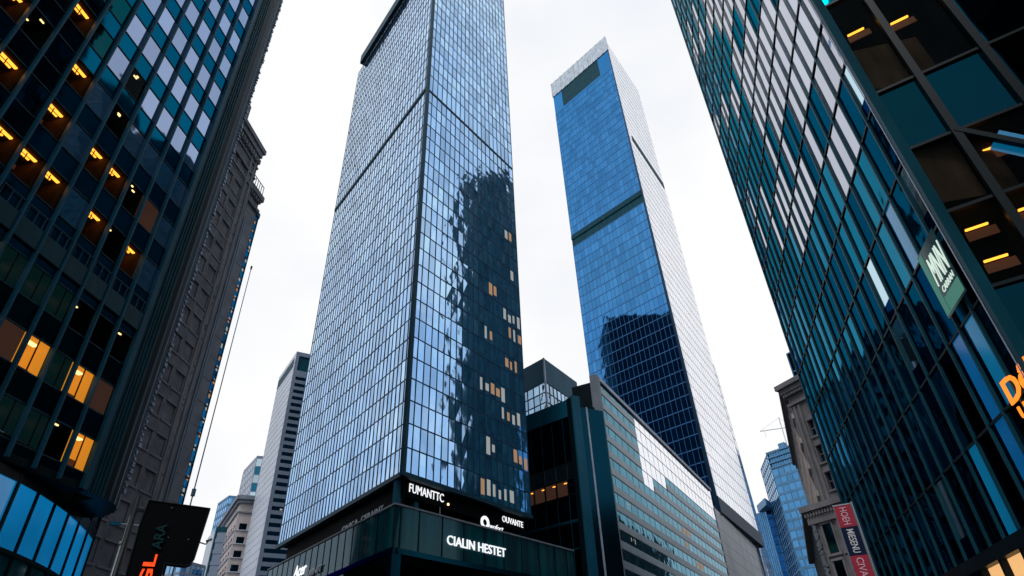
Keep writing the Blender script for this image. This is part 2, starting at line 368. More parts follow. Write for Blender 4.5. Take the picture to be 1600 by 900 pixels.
# ------------------------------------------------------------------ left office tower
def left_tower():
    az = 7.5; D = 28.
    e = Vector((sin(radians(az)), cos(radians(az)))); n0 = Vector((-e.y, e.x))*D
    W0 = n0 + e*3.15; W1 = n0 + e*29.55
    B = Building('office_tower', 'dark glass tower filling the left side with amber office lights and blue base windows', W0)
    pl = Plane(W0, W1, 1); T = lambda t: t-3.15      # t measured along the street
    bay = 1.65; us = [3.15+bay*i for i in range(17)]
    vis = [(13.8, 15.65), (17.1, 18.95), (20.45, 22.3)]
    z = 25.7
    while z < 92: vis.append((z, z+2.15)); z += 3.75
    lit = {}
    def L(t, zz, k):
        i = int((t-3.15)//bay); j = min(range(len(vis)), key=lambda q: abs((vis[q][0]+vis[q][1])/2-zz)); lit[(i, j)] = k
    rs = random.Random(5)
    for q in range(46):
        t_, z_ = 3.5+1.65*rs.randint(4, 15), rs.choice([14.7, 18, 21, 27, 31, 34.6, 38.4])
        if z_ > 30 and t_ > 22: continue
        L(t_, z_, 'dots')
    for t, zz, k in [(15.1, 31, 'strip'), (18.7, 27, 'strip'), (20.5, 27, 'strip'), (17.67, 38.5, 'strip'), (19.2, 34.6, 'strip'), (18.9, 31, 'strip'),
                     (17.1, 27, 'strip'), (22.2, 31, 'strip'), (23.9, 31, 'strip'), (24.0, 27, 'strip'), (27.3, 31, 'rose'), (27.4, 27, 'strip'),
                     (20.6, 21, 'green'), (23.8, 21, 'green'), (22.2, 21, 'green'), (22, 17.9, 'rose'), (23.95, 18, 'warm'), (27.3, 18, 'warm'), (29, 14.7, 'warm'),
                     (29, 21, 'dots'), (23.8, 14.7, 'green'), (25.5, 14.7, 'green'), (25.7, 18, 'green'), (29, 18, 'rose'), (27.1, 14.7, 'dots'),
                     (25.6, 31, 'dots'), (25.5, 21, 'dots'), (27.2, 21, 'dots'), (25.6, 27, 'dots'), (13.4, 34.6, 'strip'), (12, 27, 'strip'), (13.5, 31, 'strip')]:
        L(t, zz, k)
    mull = MB()
    for u in us:
        pl.bx(mull, T(u)-.06, T(u)+.06, 13.0, 92, -.05, .24)
    B.part(mull, 'mullion_grid', M['L_mull'])
    thin = MB()
    for a, b in vis:
        for zz in (a, b): pl.bx(thin, 0, pl.len, zz-.035, zz+.035, -.04, .05)
    B.part(thin, 'transom_grid', M['L_belt'])
    prev = 13.3
    for j, (a, b) in enumerate(vis):
        if a-prev > 0:
            sp, sp2 = MB(), MB()
            for i in range(16):
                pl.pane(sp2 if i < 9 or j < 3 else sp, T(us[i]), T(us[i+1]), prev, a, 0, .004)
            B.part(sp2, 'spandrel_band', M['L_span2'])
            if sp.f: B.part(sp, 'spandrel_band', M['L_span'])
        prev = b
        for i in range(16):
            t0, t1 = T(us[i]), T(us[i+1])
            k = lit.get((i, j))
            if k: room(B, pl, t0+.03, t1-.03, a, b, k)
            else: B.add_pane(pl, t0, t1, a, b, M['L_vis2'] if i < 10 or j < 3 else M['L_vis'], 0, .005)  # dark copies fill the bays of the painted dark reflection
    # louvred plant belt with small supports
    belt = MB(); pl.bx(belt, 0, pl.len, 22.9, 24.1, .02, .16); B.part(belt, 'plant_belt', M['L_belt'])
    rail = MB()
    pl.bx(rail, 0, pl.len, 24.9, 24.95, .1, .15)
    for i in range(48): pl.bx(rail, .2+i*.55, .24+i*.55, 24.1, 24.9, .1, .14)
    B.part(rail, 'belt_railing', M['rail'])
    # corner: pale pilaster then ribbed curved return
    pil = MB(); pl.bx(pil, pl.len+.02, pl.len+.38, 13, 92, -.3, .2); B.part(pil, 'corner_pilaster', M['L_mull'])
    pil = MB(); pl.bx(pil, pl.len+.5, pl.len+1.9, 13, 92, -.6, .0)
    for k in range(5): pl.bx(pil, pl.len+.55+k*.27, pl.len+.62+k*.27, 13, 92, 0, .06+.02*(k % 2))
    B.part(pil, 'ribbed_strip', M['L_belt'])
    cen = pl.P(pl.len+1.9, 0, -3.2); arc = []
    ang0 = math.atan2(pl.n.y, pl.n.x)
    for k in range(0, 19):
        a = ang0 + radians(k*6); rr = 3.2 + (.07 if k % 2 else 0)
        arc.append((cen.x+rr*cos(a), cen.y+rr*sin(a)))
    body = MB(); back = pl.P(pl.len, 0, -26); st = pl.P(0, 0, -26)
    body.prism([tuple(pl.P(pl.len+1.9, 0, -.01)[:2])] + arc + [(arc[-1][0]-5, arc[-1][1]), tuple(pl.P(pl.len+1.9, 0, -3.0)[:2])], 13, 92)
    B.part(body, 'curved_corner', M['R_black'])
    tr = MB()      # ornate pale edge strip of brackets on the curved corner
    tang = radians(-(90-az)) 
    for k in range(190):
        zz = 14+k*.41; a = ang0 + radians(43)
        c = Vector((cen.x+3.28*cos(a), cen.y+3.28*sin(a))); w = random.uniform(.06, .16)
        tr.box(c.x-w, c.y-w, zz, c.x+w, c.y+w, zz+random.uniform(.12, .3))
    B.part(tr, 'ornamental_edge_strip', M['B_rline'])
    core = MB(); core.prism([tuple(pl.P(0, 0, -4)[:2]), tuple(pl.P(pl.len, 0, -4)[:2]), tuple(back[:2]), tuple(st[:2])], 0, 92)
    B.part(core, 'core_wall', M['L_body'])
    rf = MB(); rf.prism([tuple(pl.P(-.1, 0, .1)[:2]), tuple(pl.P(pl.len, 0, .1)[:2]), tuple(back[:2]), tuple(st[:2])], 92, 93.2); B.part(rf, 'roof', M['L_body'])
    sof = MB(); sof.prism([tuple(pl.P(0, 0, 0)[:2]), tuple(pl.P(pl.len+.3, 0, 0)[:2]), tuple(pl.P(pl.len+.3, 0, -8)[:2]), tuple(pl.P(0, 0, -8)[:2])], 12.9, 13.3); B.part(sof, 'soffit', M['L_body'])
    # curved base with big blue lit windows
    pts = [(3, 0), (8, 0), (13, 0), (18, 0), (21.3, .02), (22.95, .1), (24.6, .22), (26.3, .45), (28.0, .85), (29.8, 1.4), (31.6, 2.05), (33.4, 2.85), (35.2, 3.7), (37.0, 4.7), (38.6, 5.8)]
    W = [n0 + e*t - Vector((e.y, -e.x))*o for t, o in pts]
    W = [n0 + e*t + (n0.normalized())*(o+.02) for t, o in pts]
    bm, fr, sp, dk = MB(), MB(), MB(), MB()
    for i in range(len(W)-1):
        q = Plane(W[i], W[i+1], 1); l = q.len
        B.add_pane(q, .05, l-.05, 9.45, 12.35, M['L_blue'], 0, 0, 0)
        q.pane(sp, 0, l, 12.95, 13.9, .0); q.pane(sp, 0, l, 7.9, 9.3, .0)
        q.bx(fr, -.02, l+.02, 13.88, 13.98, -.1, .16); q.bx(fr, -.02, l+.02, 12.35, 12.95, -.05, .08); q.bx(fr, -.02, l+.02, 9.25, 9.45, -.05, .1)
        q.bx(fr, l-.08, l+.08, 0, 13.9, -.1, .10)
        q.pane(dk, 0, l, 0, 7.9, -.02)
    B.part(fr, 'base_frame', M['R_black']); B.part(sp, 'base_spandrel', M['pod']); B.part(dk, 'shopfront', M['darkwin'])
    edge = MB()
    for i in range(len(W)-1):
        q = Plane(W[i], W[i+1], 1); q.bx(edge, -.01, q.len+.01, 13.98, 14.03, .05, .2)
    B.part(edge, 'base_cornice', M['greys'])
    B.flush(100)
left_tower()

# ------------------------------------------------------------------ generic grid facade
def grid(B, pl, us, zs, matfn, mull, mw, md, tw, td, tilt=.004, name='mullion_grid', zext=None):
    for j in range(len(zs)-1):
        for i in range(len(us)-1):
            m = matfn(i, j)
            if m: B.add_pane(pl, us[i], us[i+1], zs[j], zs[j+1], m, 0, tilt)
    mb = MB()
    if mw:
        for u in us: pl.bx(mb, u-mw/2, u+mw/2, zs[0], zs[-1], -.05, md)
    if tw:
        for z in zs: pl.bx(mb, us[0], us[-1], z-tw/2, z+tw/2, -.04, td)
    if mb.f: B.part(mb, name, mull)
def steps(a, b, n): return [a+(b-a)*i/n for i in range(n+1)]

# ------------------------------------------------------------------ tower A (centre left) with podium
def tower_a():
    C = (-10.47, 54.15); L = (-29.82, 78.46); Rr = (0.94, 70.21); K = (-18.6, 94.5)
    B = Building('glass_tower', 'tall pale blue gridded glass tower left of centre above a signed teal podium', C)
    left = Plane(L, C, 1); right = Plane(C, Rr, 1)
    zt = 113.6
    zs = [20.4+2.35*i for i in range(25)]; zs = [z for z in zs if z < 76]; zs2 = [78.0+2.36*i for i in range(16)]
    for pl, n, m in ((left, 36, M['A_l']), (right, 20, M['A_r'])):
        for Z in (zs, zs2):
            grid(B, pl, steps(0, pl.len, n), Z, lambda i, j: m, M['A_mull'], .09, .045, .11, .035, .012)
        grid(B, pl, steps(0, pl.len, n), [zs[-1], zs2[0]], lambda i, j: m, M['A_mull'], .09, .045, .13, .035, .012)
        bd = MB()
        if pl is left: pl.bx(bd, 0, pl.len, zs[-1]+.35, zs[-1]+.95, -.03, .13)
        else: pl.bx(bd, 0, pl.len, zs[-1]-.15, zs[-1]+.15, -.03, .09)
        B.part(bd, 'plant_band', M['A_cap'])
        lo = MB(); pl.bx(lo, -.1, pl.len+.1, 20.0, 20.4, -.3, .22); B.part(lo, 'base_beam', M['A_cap'])
    ed = MB(); c = Vector(C); d = (left.n+right.n).normalized(); q = c+d*.08
    ed.prism([(q.x-.28, q.y-.05), (q.x+.05, q.y-.28), (q.x+.28, q.y+.1), (q.x-.05, q.y+.3)], 20.05, zs2[-1]); B.part(ed, 'corner_trim', M['A_cap'])
    def inset(k, pts=(C, Rr, K, L)):
        cx = sum(p[0] for p in pts)/4; cy = sum(p[1] for p in pts)/4
        return [(p[0]+(cx-p[0])*k, p[1]+(cy-p[1])*k) for p in pts]
    b = MB(); b.prism(inset(.02), 20.2, zs2[-1]-.1); B.part(b, 'core_wall', M['A_body'])
    b = MB(); b.prism(inset(.2), zs2[-1]-.1, zs2[-1]+4); B.part(b, 'rooftop_plant', M['A_cap'])
    cap = MB(); left.bx(cap, 2.4, left.len+.35, zs2[-1]-.2, zs2[-1]+2.4, .1, .85); B.part(cap, 'overhanging_cap', M['A_cap'])
    tall = [tuple(left.P(left.len*.67, 0, -.04)[:2]), tuple((c-d*.05)[:2]), tuple(right.P(right.len+.0, 0, -.04)[:2]), (-7.2, 84)]
    b = MB(); b.prism(tall, zs2[-1]-.1, 149); B.part(b, 'upper_core_wall', M['A_body'])
    for pl, a0, m in ((left, left.len*.67, M['A_l']), (right, 0, M['A_r'])):
        k = 12 if pl is left else 20
        grid(B, pl, steps(a0, pl.len, k), [113.4+2.36*i for i in range(16)], lambda i, j: m, M['A_mull'], .09, .045, .11, .035, .012)
    for (t, z, k) in [(15.8, 44.6, 4), (16.8, 42.2, 3), (17.6, 59, 2), (12.4, 40, 2), (16.2, 37.5, 3), (11.2, 33, 5), (15.1, 30.6, 4), (16.9, 25.9, 4), (17.8, 52, 1), (13.3, 48, 2), (12.3, 25.6, 2), (11.4, 22, 6)]:  # glowing boxes paint lit windows mirrored in the right face
        for q in range(k):
            u = (int(t/(right.len/20))+q)*right.len/20; z0 = 20.4+2.35*int((z-20.4)/2.35)
            if u > right.len-.5: continue
            l = MB(); right.bx(l, u+.16, u+random.uniform(.5, .85), z0+random.uniform(.2, .7), z0+random.uniform(1.5, 2.2), .012, .02)
            l.build('lit_window', M['warm_dim'] if random.random() < .5 else M['lamp_pale'], B.root)
    # recessed storey
    b = MB(); b.prism(inset(.09), 14.5, 20.2); B.part(b, 'recessed_storey_wall', M['blackmatt'])
    b = MB()
    for k in (.3, 2.6): right.bx(b, k, k+.5, 14.5, 20, -1.4, -.9)
    for k in (2.0, 12, 22): left.bx(b, k, k+.5, 14.5, 20, -1.4, -.9)
    B.part(b, 'recessed_storey_pier', M['teal'])
    sb = MB(); right.bx(sb, .8, right.len-.3, 18.6, 20.0, -.9, -.68); B.part(sb, 'sign_fascia', M['blackmatt'])
    sb = MB(); left.bx(sb, 14, left.len-1, 17.4, 19.6, -.9, -.68); B.part(sb, 'sign_fascia', M['blackmatt'])
    # podium
    PC = (-8.7, 43.09); PR = (4.45, 59.94); PL = (-24.08, 62.1)
    pr = Plane(PC, PR, 1); p2 = Plane(PL, PC, 1)
    pe = Plane(PR, (1.5, 68.2), 1)
    us = [0, .55, 2.3, 4.6, 6.9, 9.2, 11.5, 13.8, 16.1, 18.4, 20.2, pr.len]
    grid(B, pr, us, [11.55, 14.3], lambda i, j: M['pod'], M['R_black'], .07, .05, 0, 0, .004, 'podium_mullion_grid')
    us = steps(0, p2.len, 19)
    grid(B, p2, us, [11.55, 14.3], lambda i, j: M['pod'], M['R_black'], .05, .04, 0, 0, .004, 'podium_mullion_grid')
    grid(B, pe, steps(0, pe.len, 4), [11.55, 14.3], lambda i, j: M['pod'], M['R_black'], .05, .04, 0, 0, .004, 'podium_mullion_grid')
    cop = MB()
    for pl in (pr, p2, pe): pl.bx(cop, -.05, pl.len+.05, 14.3, 14.42, -.3, .1)
    B.part(cop, 'podium_coping', M['column'])
    sof = MB()
    for pl in (pr, p2): pl.bx(sof, 0, pl.len, 11.2, 11.55, -.4, .06)
    B.part(sof, 'podium_sill_beam', M['slab'])
    b = MB(); b.prism([PC, PR, (1.5, 68.2), (-18, 80), PL], 11.3, 14.28)
    m = MB(); m.prism([(PC[0], PC[1]+.6), (PR[0]-.5, PR[1]), (1.2, 68), (-18, 79), (PL[0]+.6, PL[1]+.2)], 11.3, 14.28); B.part(m, 'podium_core', M['A_body'])
    m = MB(); m.prism([(PC[0], PC[1]+4.5), (PR[0]-3, PR[1]+.5), (0, 68), (-18, 79), (PL[0]+3, PL[1]+2)], 0, 11.3); B.part(m, 'entrance_wall', M['blackmatt'])
    m = MB(); p2.bx(m, 0, p2.len-7.5, 0, 11.2, -.5, -.05); B.part(m, 'lower_storey_wall', M['pod'])
    m = MB(); pr.bx(m, 0, .8, 0, 11.2, -.6, .0); B.part(m, 'corner_pier', M['slab'])
    # soft lit office glimpsed behind the podium corner glass
    g = MB(); pr.bx(g, .75, 2.1, 12.2, 13.3, .006, .012)
    # rail stub on the podium roof
    m = MB(); m.bar(pr.P(4.7, 14.4, -.4), pr.P(4.7, 15.1, -.4), .035); B.part(m, 'roof_stub', M['column'])
    B.flush(100)
    # signs
    e, f = right.e, left.e; Z = (0, 0, 1)
    s = text('facade_lettering', 'FUMANTTC', right.P(1.55, 19.1, -.64), (e.x, e.y, 0), Z, 4.6, .78, M['white'], None, .06, .0)
    tag(s, 'white capital lettering on the black fascia under the tower corner, starting with F', 'sign')
    l = MB(); l.bar(right.P(6.75, 19.05, -.64), right.P(6.75, 19.05, -.55), .11, 10); s2 = l.build('spot_lamp', M['lampw']); tag(s2, 'tiny warm lamp right after the lettering under the tower corner', 'lamp')
    s = text('facade_lettering', 'OUVANTE', right.P(15.3, 19.05, -.64), (e.x, e.y, 0), Z, 3.7, .62, M['white'], None, .06, 0)
    tag(s, 'small white lettering on the black fascia at the tower right end, starting with O', 'sign')
    s = text('facade_lettering', 'ONICA  CERAINT', left.P(left.len-13.6, 18.2, -.64), (f.x, f.y, 0), Z, 9.0, .55, M['cream'], None, .05, 0)
    tag(s, 'thin pale lettering at a steep slant under the left side of the gridded tower', 'sign')
    ep = pr.e
    s = text('podium_lettering', 'CIALIN HESTET', pr.P(5.0, 12.45, .12), (ep.x, ep.y, 0), Z, 6.6, .66, M['white'], None, .08, .004)
    tag(s, 'largest white lettering on the teal podium glass reading CIALIN HESTET', 'sign')
    s = text('podium_lettering', 'Acer', p2.P(p2.len-17.3, 12.4, .12), (p2.e.x, p2.e.y, 0), Z, 2.7, .95, M['white'], None, .06, .01, .2)
    tag(s, 'white script lettering low on the left side of the teal podium', 'sign')
    s = text('podium_lettering', 'UIINIT', p2.P(p2.len-14.3, 12.0, .12), (p2.e.x, p2.e.y, 0), Z, 3.0, .5, M['cream'], None, .06, .01)
    tag(s, 'small grey capitals after the white script on the left side of the podium', 'sign')
    t = thing('roof_sign', 'white round logo with small script standing on the podium roof edge', 'sign', tuple(pr.P(9.5, 14.42, -.3)))
    ring = MB(); n = 20; c = pr.P(9.6, 14.85, -.3)
    for i in range(n):
        a0 = 2*pi*i/n; a1 = 2*pi*(i+1)/n
        pts = []
        for off in (0, .08):
            for a, r in ((a0, .26), (a0, .5), (a1, .5), (a1, .26)):
                pts.append(Vector((c.x+ep.x*r*cos(a)+pr.n.x*off, c.y+ep.y*r*cos(a)+pr.n.y*off, c.z+r*sin(a))))
        ring.hexa(pts)
    ring.build('round_logo', M['white'], t)
    text('script_lettering', 'wofoct', pr.P(10.2, 14.5, -.3), (ep.x, ep.y, 0), Z, 1.7, .42, M['white'], t, .05, 0, .3)
tower_a()

# ------------------------------------------------------------------ tower B (tall blue tower)
def tower_b():
    C0, L0, R0 = (44.0, 143.1), (22.0, 164.6), (65.5, 181.5)
    C1, L1, R1 = (41.4, 144.17), (20.83, 165.32), (57.5, 168.3)
    B = Building('blue_glass_tower', 'slender tower right of centre, deep blue and white sides under a pale ribbed crown', C0)
    left = Plane(L0, C0, 1, 40, 223, L1, C1); right = Plane(C0, R0, 1, 40, 223, C1, R1)
    n = left.len
    zs = [40+3.47*i for i in range(51)]
    zA = [z for z in zs if z < 136]; zB = [139.0+3.2*i for i in range(21)]
    u = steps(0, n, 20)
    grid(B, left, u, zA, lambda i, j: M['B_l'], M['B_line'], .09, .04, .22, .06, .01)
    grid(B, left, u, zB, lambda i, j: M['B_l'], M['B_line'], .09, .04, .22, .06, .01)
    b = MB(); left.bx(b, 0, n, zA[-1], zB[0], -.2, -.01)
    left.bx(b, 0, n-0.4, 136.8, 138.4, -.01, .3); B.part(b, 'louvre_band', M['B_dark'])
    # upper glass, dark plant opening, ribbed crown
    u2 = steps(0, n, 12)
    k0, k1 = .155*n, .81*n
    for a, c, z0, z1 in ((0, k0, zB[-1], 214.3), (k1, n, zB[-1], 214.3)):
        B.add_pane(left, a, c, z0, z1, M['B_l'], 0, 0)
    B.add_pane(left, k0, k1, zB[-1], 204.2, M['B_l'], 0, 0)
    b = MB(); left.bx(b, k0, k1, 204.25, 214.25, -.3, .02); B.part(b, 'plant_opening', M['B_dark'])
    b = MB(); left.bx(b, -.2, n+.1, 214.3, 223, -.5, .25)
    for i in range(13): left.bx(b, i*n/12-.12, i*n/12+.12, 214.3, 223, .25, .55)
    B.part(b, 'ribbed_crown', M['B_crown'])
    m = right.len; ur = steps(0, m, 16); zr = [42.2+3.62*i for i in range(50)]
    zr = [z for z in zr if z < 223.2]
    grid(B, right, ur, zr, lambda i, j: M['B_r'], M['B_rline'], .05, .02, .12, .03, .004)
    b = MB(); right.bx(b, 0, m, 38.6, 42.2, -.6, .5); B.part(b, 'base_soffit_band', M['B_edge'])
    b = MB(); right.bx(b, m*.12, m*.985, 165.8, 168.3, -.2, .14); B.part(b, 'louvre_band', M['B_dark'])
    # dark edge trim at the near corner
    b = MB(); P0 = right.P(0, 40, 0); P1 = right.P(0, 214, 0)
    b.hexa([right.P(-.05, 38, -.6), right.P(1.1, 38, -.6), right.P(1.1, 38, .2), right.P(-.05, 38, .3), right.P(0, 214, -.2), right.P(.35, 214, -.2), right.P(.35, 214, .1), right.P(-.05, 214, .15)])
    B.part(b, 'corner_trim', M['B_edge'])
    K0 = (43.5, 203); K1 = (37, 189)
    b = MB(); f = lambda p, k, c: (p[0]+(c[0]-p[0])*k, p[1]+(c[1]-p[1])*k)
    c0 = (43.7, 173); c1 = (39.2, 166.7)
    b.prism([f(p, .09, c0) for p in (C0, R0, K0, L0)], 36, 222.5, [f(p, .09, c1) for p in (C1, R1, K1, L1)]); B.part(b, 'core_wall', M['B_crown'])
    B.flush(100)
    # rear wing
    W = Building('tower_wing', 'lower pale block just behind the white side of the tall blue tower', (64, 183))
    a, c, d = (61.5, 172.5), (71.5, 187.5), (62, 199)
    a = (64.8, 180.9); c = (71.0, 191.3)
    pl = Plane(a, c, 1, 0, 98, (60.6, 173.9), (67.0, 187.2))
    grid(W, pl, steps(0, pl.len, 4), steps(4, 96.5, 26), lambda i, j: M['B_r'] if j > 17 else M['blueT'], M['B_rline'], .08, .04, .12, .04)
    b = MB(); b.prism([(64.6, 181.2), (70.9, 191.6), (60, 200), (55, 190)], 0, 96.5, [(60.4, 174.2), (66.8, 187.6), (58, 197), (52, 186)]); W.part(b, 'wall', M['B_crown'])
    W.flush(40)
tower_b()

# ------------------------------------------------------------------ ribbon window block with pale stone end
def ribbon_block():
    s = Vector((11.66, 81.17)); d = Vector((sin(radians(27.6)), cos(radians(27.6))))
    B = Building('ribbon_window_block', 'long ribbon windowed block with a grey column, running back beneath the blue tower', s)
    pl = Plane(s, s+d*128, 1)
    us = [0, .9] + [2.9+2.6*i for i in range(24)] ; us = [u for u in us if u < 64]+[64.5]
    us = [0]+[2.6*i+2.2 for i in range(24)]+[64.5]
    zb = [2.7+2.34*i for i in range(17)]
    def bright(u, z):  # stepped outline of the sky reflection painted by white panels
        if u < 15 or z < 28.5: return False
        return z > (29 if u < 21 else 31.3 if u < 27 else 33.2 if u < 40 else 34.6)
    for z in zb:
        sb, sw = MB(), MB()
        for i in range(len(us)-1):
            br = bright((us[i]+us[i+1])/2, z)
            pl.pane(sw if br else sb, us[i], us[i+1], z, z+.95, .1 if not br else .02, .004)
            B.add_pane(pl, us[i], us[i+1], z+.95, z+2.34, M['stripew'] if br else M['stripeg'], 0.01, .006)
        pl.bx(sb, 0, 64.5, z-.05, z+.0, -.2, .06)
        B.part(sb, 'spandrel_band', M['stripeb'])
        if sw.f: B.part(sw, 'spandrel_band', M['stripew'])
    dk = MB(); pl.bx(dk, 0, 64.4, 41.9, 42.5, -.3, .3); B.part(dk, 'roof_edge', M['B_rline'])
    mu = MB()
    for u in us: pl.bx(mu, u-.03, u+.03, 2.7, 42, -.1, .03)
    B.part(mu, 'mullion_grid', M['B_edge'])
    st = MB(); pl.bx(st, 64.5, 128, 0, 38.4, -.5, .15); B.part(st, 'stone_end_wall', M['palestone'])
    jn = MB()
    for i in range(14): pl.bx(jn, 64.5, 128, 3+i*2.6, 3.09+i*2.6, .1, .16)
    for i in range(10): pl.bx(jn, 64.5+i*7, 64.56+i*7, 0, 38.4, .1, .155)
    B.part(jn, 'stone_joint_grid', M['greys'])
    co = MB(); pl.bx(co, -1.35, -.05, 0, 42.2, -.6, .45); B.part(co, 'grey_column', M['column'])
    cj = MB()
    for i in range(13): pl.bx(cj, -1.36, -.04, 2+i*3.1, 2.06+i*3.1, -.6, .457)
    pl.bx(cj, -.62, -.58, 0, 42.2, .4, .458); B.part(cj, 'column_joint_grid', M['greys'])
    co = MB(); n = -pl.n
    P = lambda t, o: tuple(pl.P(t, 0, o)[:2])
    co.prism([P(0, -.15), P(64.4, -.15), P(60, -8), P(0, -4)], 0, 41.8); co.prism([P(64.4, -.6), P(128, -.6), P(128, -12), P(64.4, -6)], 0, 38.3); B.part(co, 'core_wall', M['A_body'])
    # warm lit room glimpses
    for (u, z) in ((33.5, 26.4), (36.1, 26.4), (33.5, 24.0), (38.7, 21.7), (41.3, 21.7), (5, 24.0), (5, 19.4)):
        i = min(range(len(us)-1), key=lambda q: abs(us[q]-u)); zz = min(zb, key=lambda q: abs(q-z))+.95
        lm = MB(); w = us[i+1]-us[i]
        if u > 10:
            for q in range(3): pl.bx(lm, us[i]+.15+q*w/3, us[i]+.15+(q+.62)*w/3, zz+.25, zz+1.15, .02, .03)
            lm.build('lit_window', M['warm_dim'], B.root)
        else:
            for q in range(4): x = us[i]+random.uniform(.2, w-.4); pl.bx(lm, x, x+.2, zz+random.uniform(.3, 1), zz+1.12, .02, .03)
            lm.build('lit_window', M['lamp_pale'], B.root)
    B.flush(100)
ribbon_block()

# ------------------------------------------------------------------ dark slab block with teal pier
def slab_block():
    C = (7.41, 77.65); L = (-1.2, 84.97)
    B = Building('dark_panel_block', 'near black panelled block with a broad teal pier, right beside the gridded tower', C)
    left = Plane(L, C, 1)
    us = steps(0, left.len, 6); zs = [0, 6, 12, 15, 18.5, 21.6]
    grid(B, left, us, zs, lambda i, j: M['slab'], M['teal'], .04, .03, .06, .04)
    grid(B, left, us, [21.8, 24.9], lambda i, j: M['slab'], M['teal'], .05, .04, .12, .05)
    for j, (z0, z1) in enumerate(((24.95, 26.9), (26.95, 28.9))):
        for i in range(6):
            if j == 0 and i < 5: room(B, left, us[i]+.05, us[i+1]-.05, z0, z1, 'rose', 2.5)
            else: B.add_pane(left, us[i], us[i+1], z0, z1, M['gcglass'] if j else M['slab'], 0, .02)
    grid(B, left, us, [29.1, 35.2], lambda i, j: M['slab'], M['teal'], .04, .03, 0, 0)
    f = MB()
    for u in us: left.bx(f, u-.07, u+.07, 24.8, 29.1, -.1, .1)
    for z in (24.9, 26.92, 29.0): left.bx(f, 0, left.len, z-.06, z+.06, -.1, .09)
    B.part(f, 'window_frame', M['black'])
    b = MB(); left.bx(b, 0, left.len, 35.2, 37.6, -.4, .12); B.part(b, 'roof_band', M['teal'])
    # teal pier at corner and the dark return with a thin pale strip
    q = Plane(C, (11.9, 80.0), 1)
    b = MB(); q.bx(b, -.15, 1.05, 0, 37.9, -.8, .35); B.part(b, 'teal_pier', M['teal'])
    b = MB(); left.bx(b, left.len-.75, left.len-.1, 0, 37.7, -.2, .2); B.part(b, 'dark_pier', M['R_black'])
    b = MB(); q.bx(b, 1.0, 4.9, 0, 36.5, -.5, .02); B.part(b, 'dark_return_wall', M['slab'])
    b = MB(); q.bx(b, 2.1, 2.32, 0, 36.6, 0, .12); B.part(b, 'pale_strip', M['B_rline'])
    b = MB(); b.prism([(7.3, 78.2), (11.5, 80.6), (8, 93), (-1, 92), (-1.2, 85.6)], 0, 24.8); b.prism([(7.3, 78.2), (11.5, 80.6), (8, 93), (-1, 92), (-1.2, 85.6)], 29.0, 37.2)
    b.prism([(6.9, 81.4), (10, 83), (8, 93), (-1, 92), (1.4, 87.6)], 24.8, 29.0); B.part(b, 'core_wall', M['L_body'])
    B.flush(60)
    # glass corner block behind
    c, l, r = (4.88, 94.87), (-1.2, 101.3), (11.2, 104.8)
    G = Building('glass_corner_block', 'teal topped block with silvery gridded glass, rising behind the black panelled block', c)
    pl = Plane(l, c, 1); pr = Plane(c, r, 1)
    for p, n in ((pl, 6), (pr, 9)):
        grid(G, p, steps(0, p.len, n), steps(26.9, 48.8, 12), lambda i, j: M['gcglass'], M['A_mull'], .1, .08, .14, .08, .03)
        b = MB(); p.bx(b, -.03, p.len, 48.8, 53.3, -.3, .1); G.part(b, 'solid_crown', M['teal'])
    b = MB(); b.prism([(4.88, 95.3), (11, 105), (5, 112), (-1, 101.8)], 0, 53.1); G.part(b, 'core_wall', M['A_body'])
    b = MB(); pr.bx(b, -.16, .16, 27, 53.35, -.1, .16); G.part(b, 'corner_trim', M['B_rline'])
    G.flush(100)
slab_block()

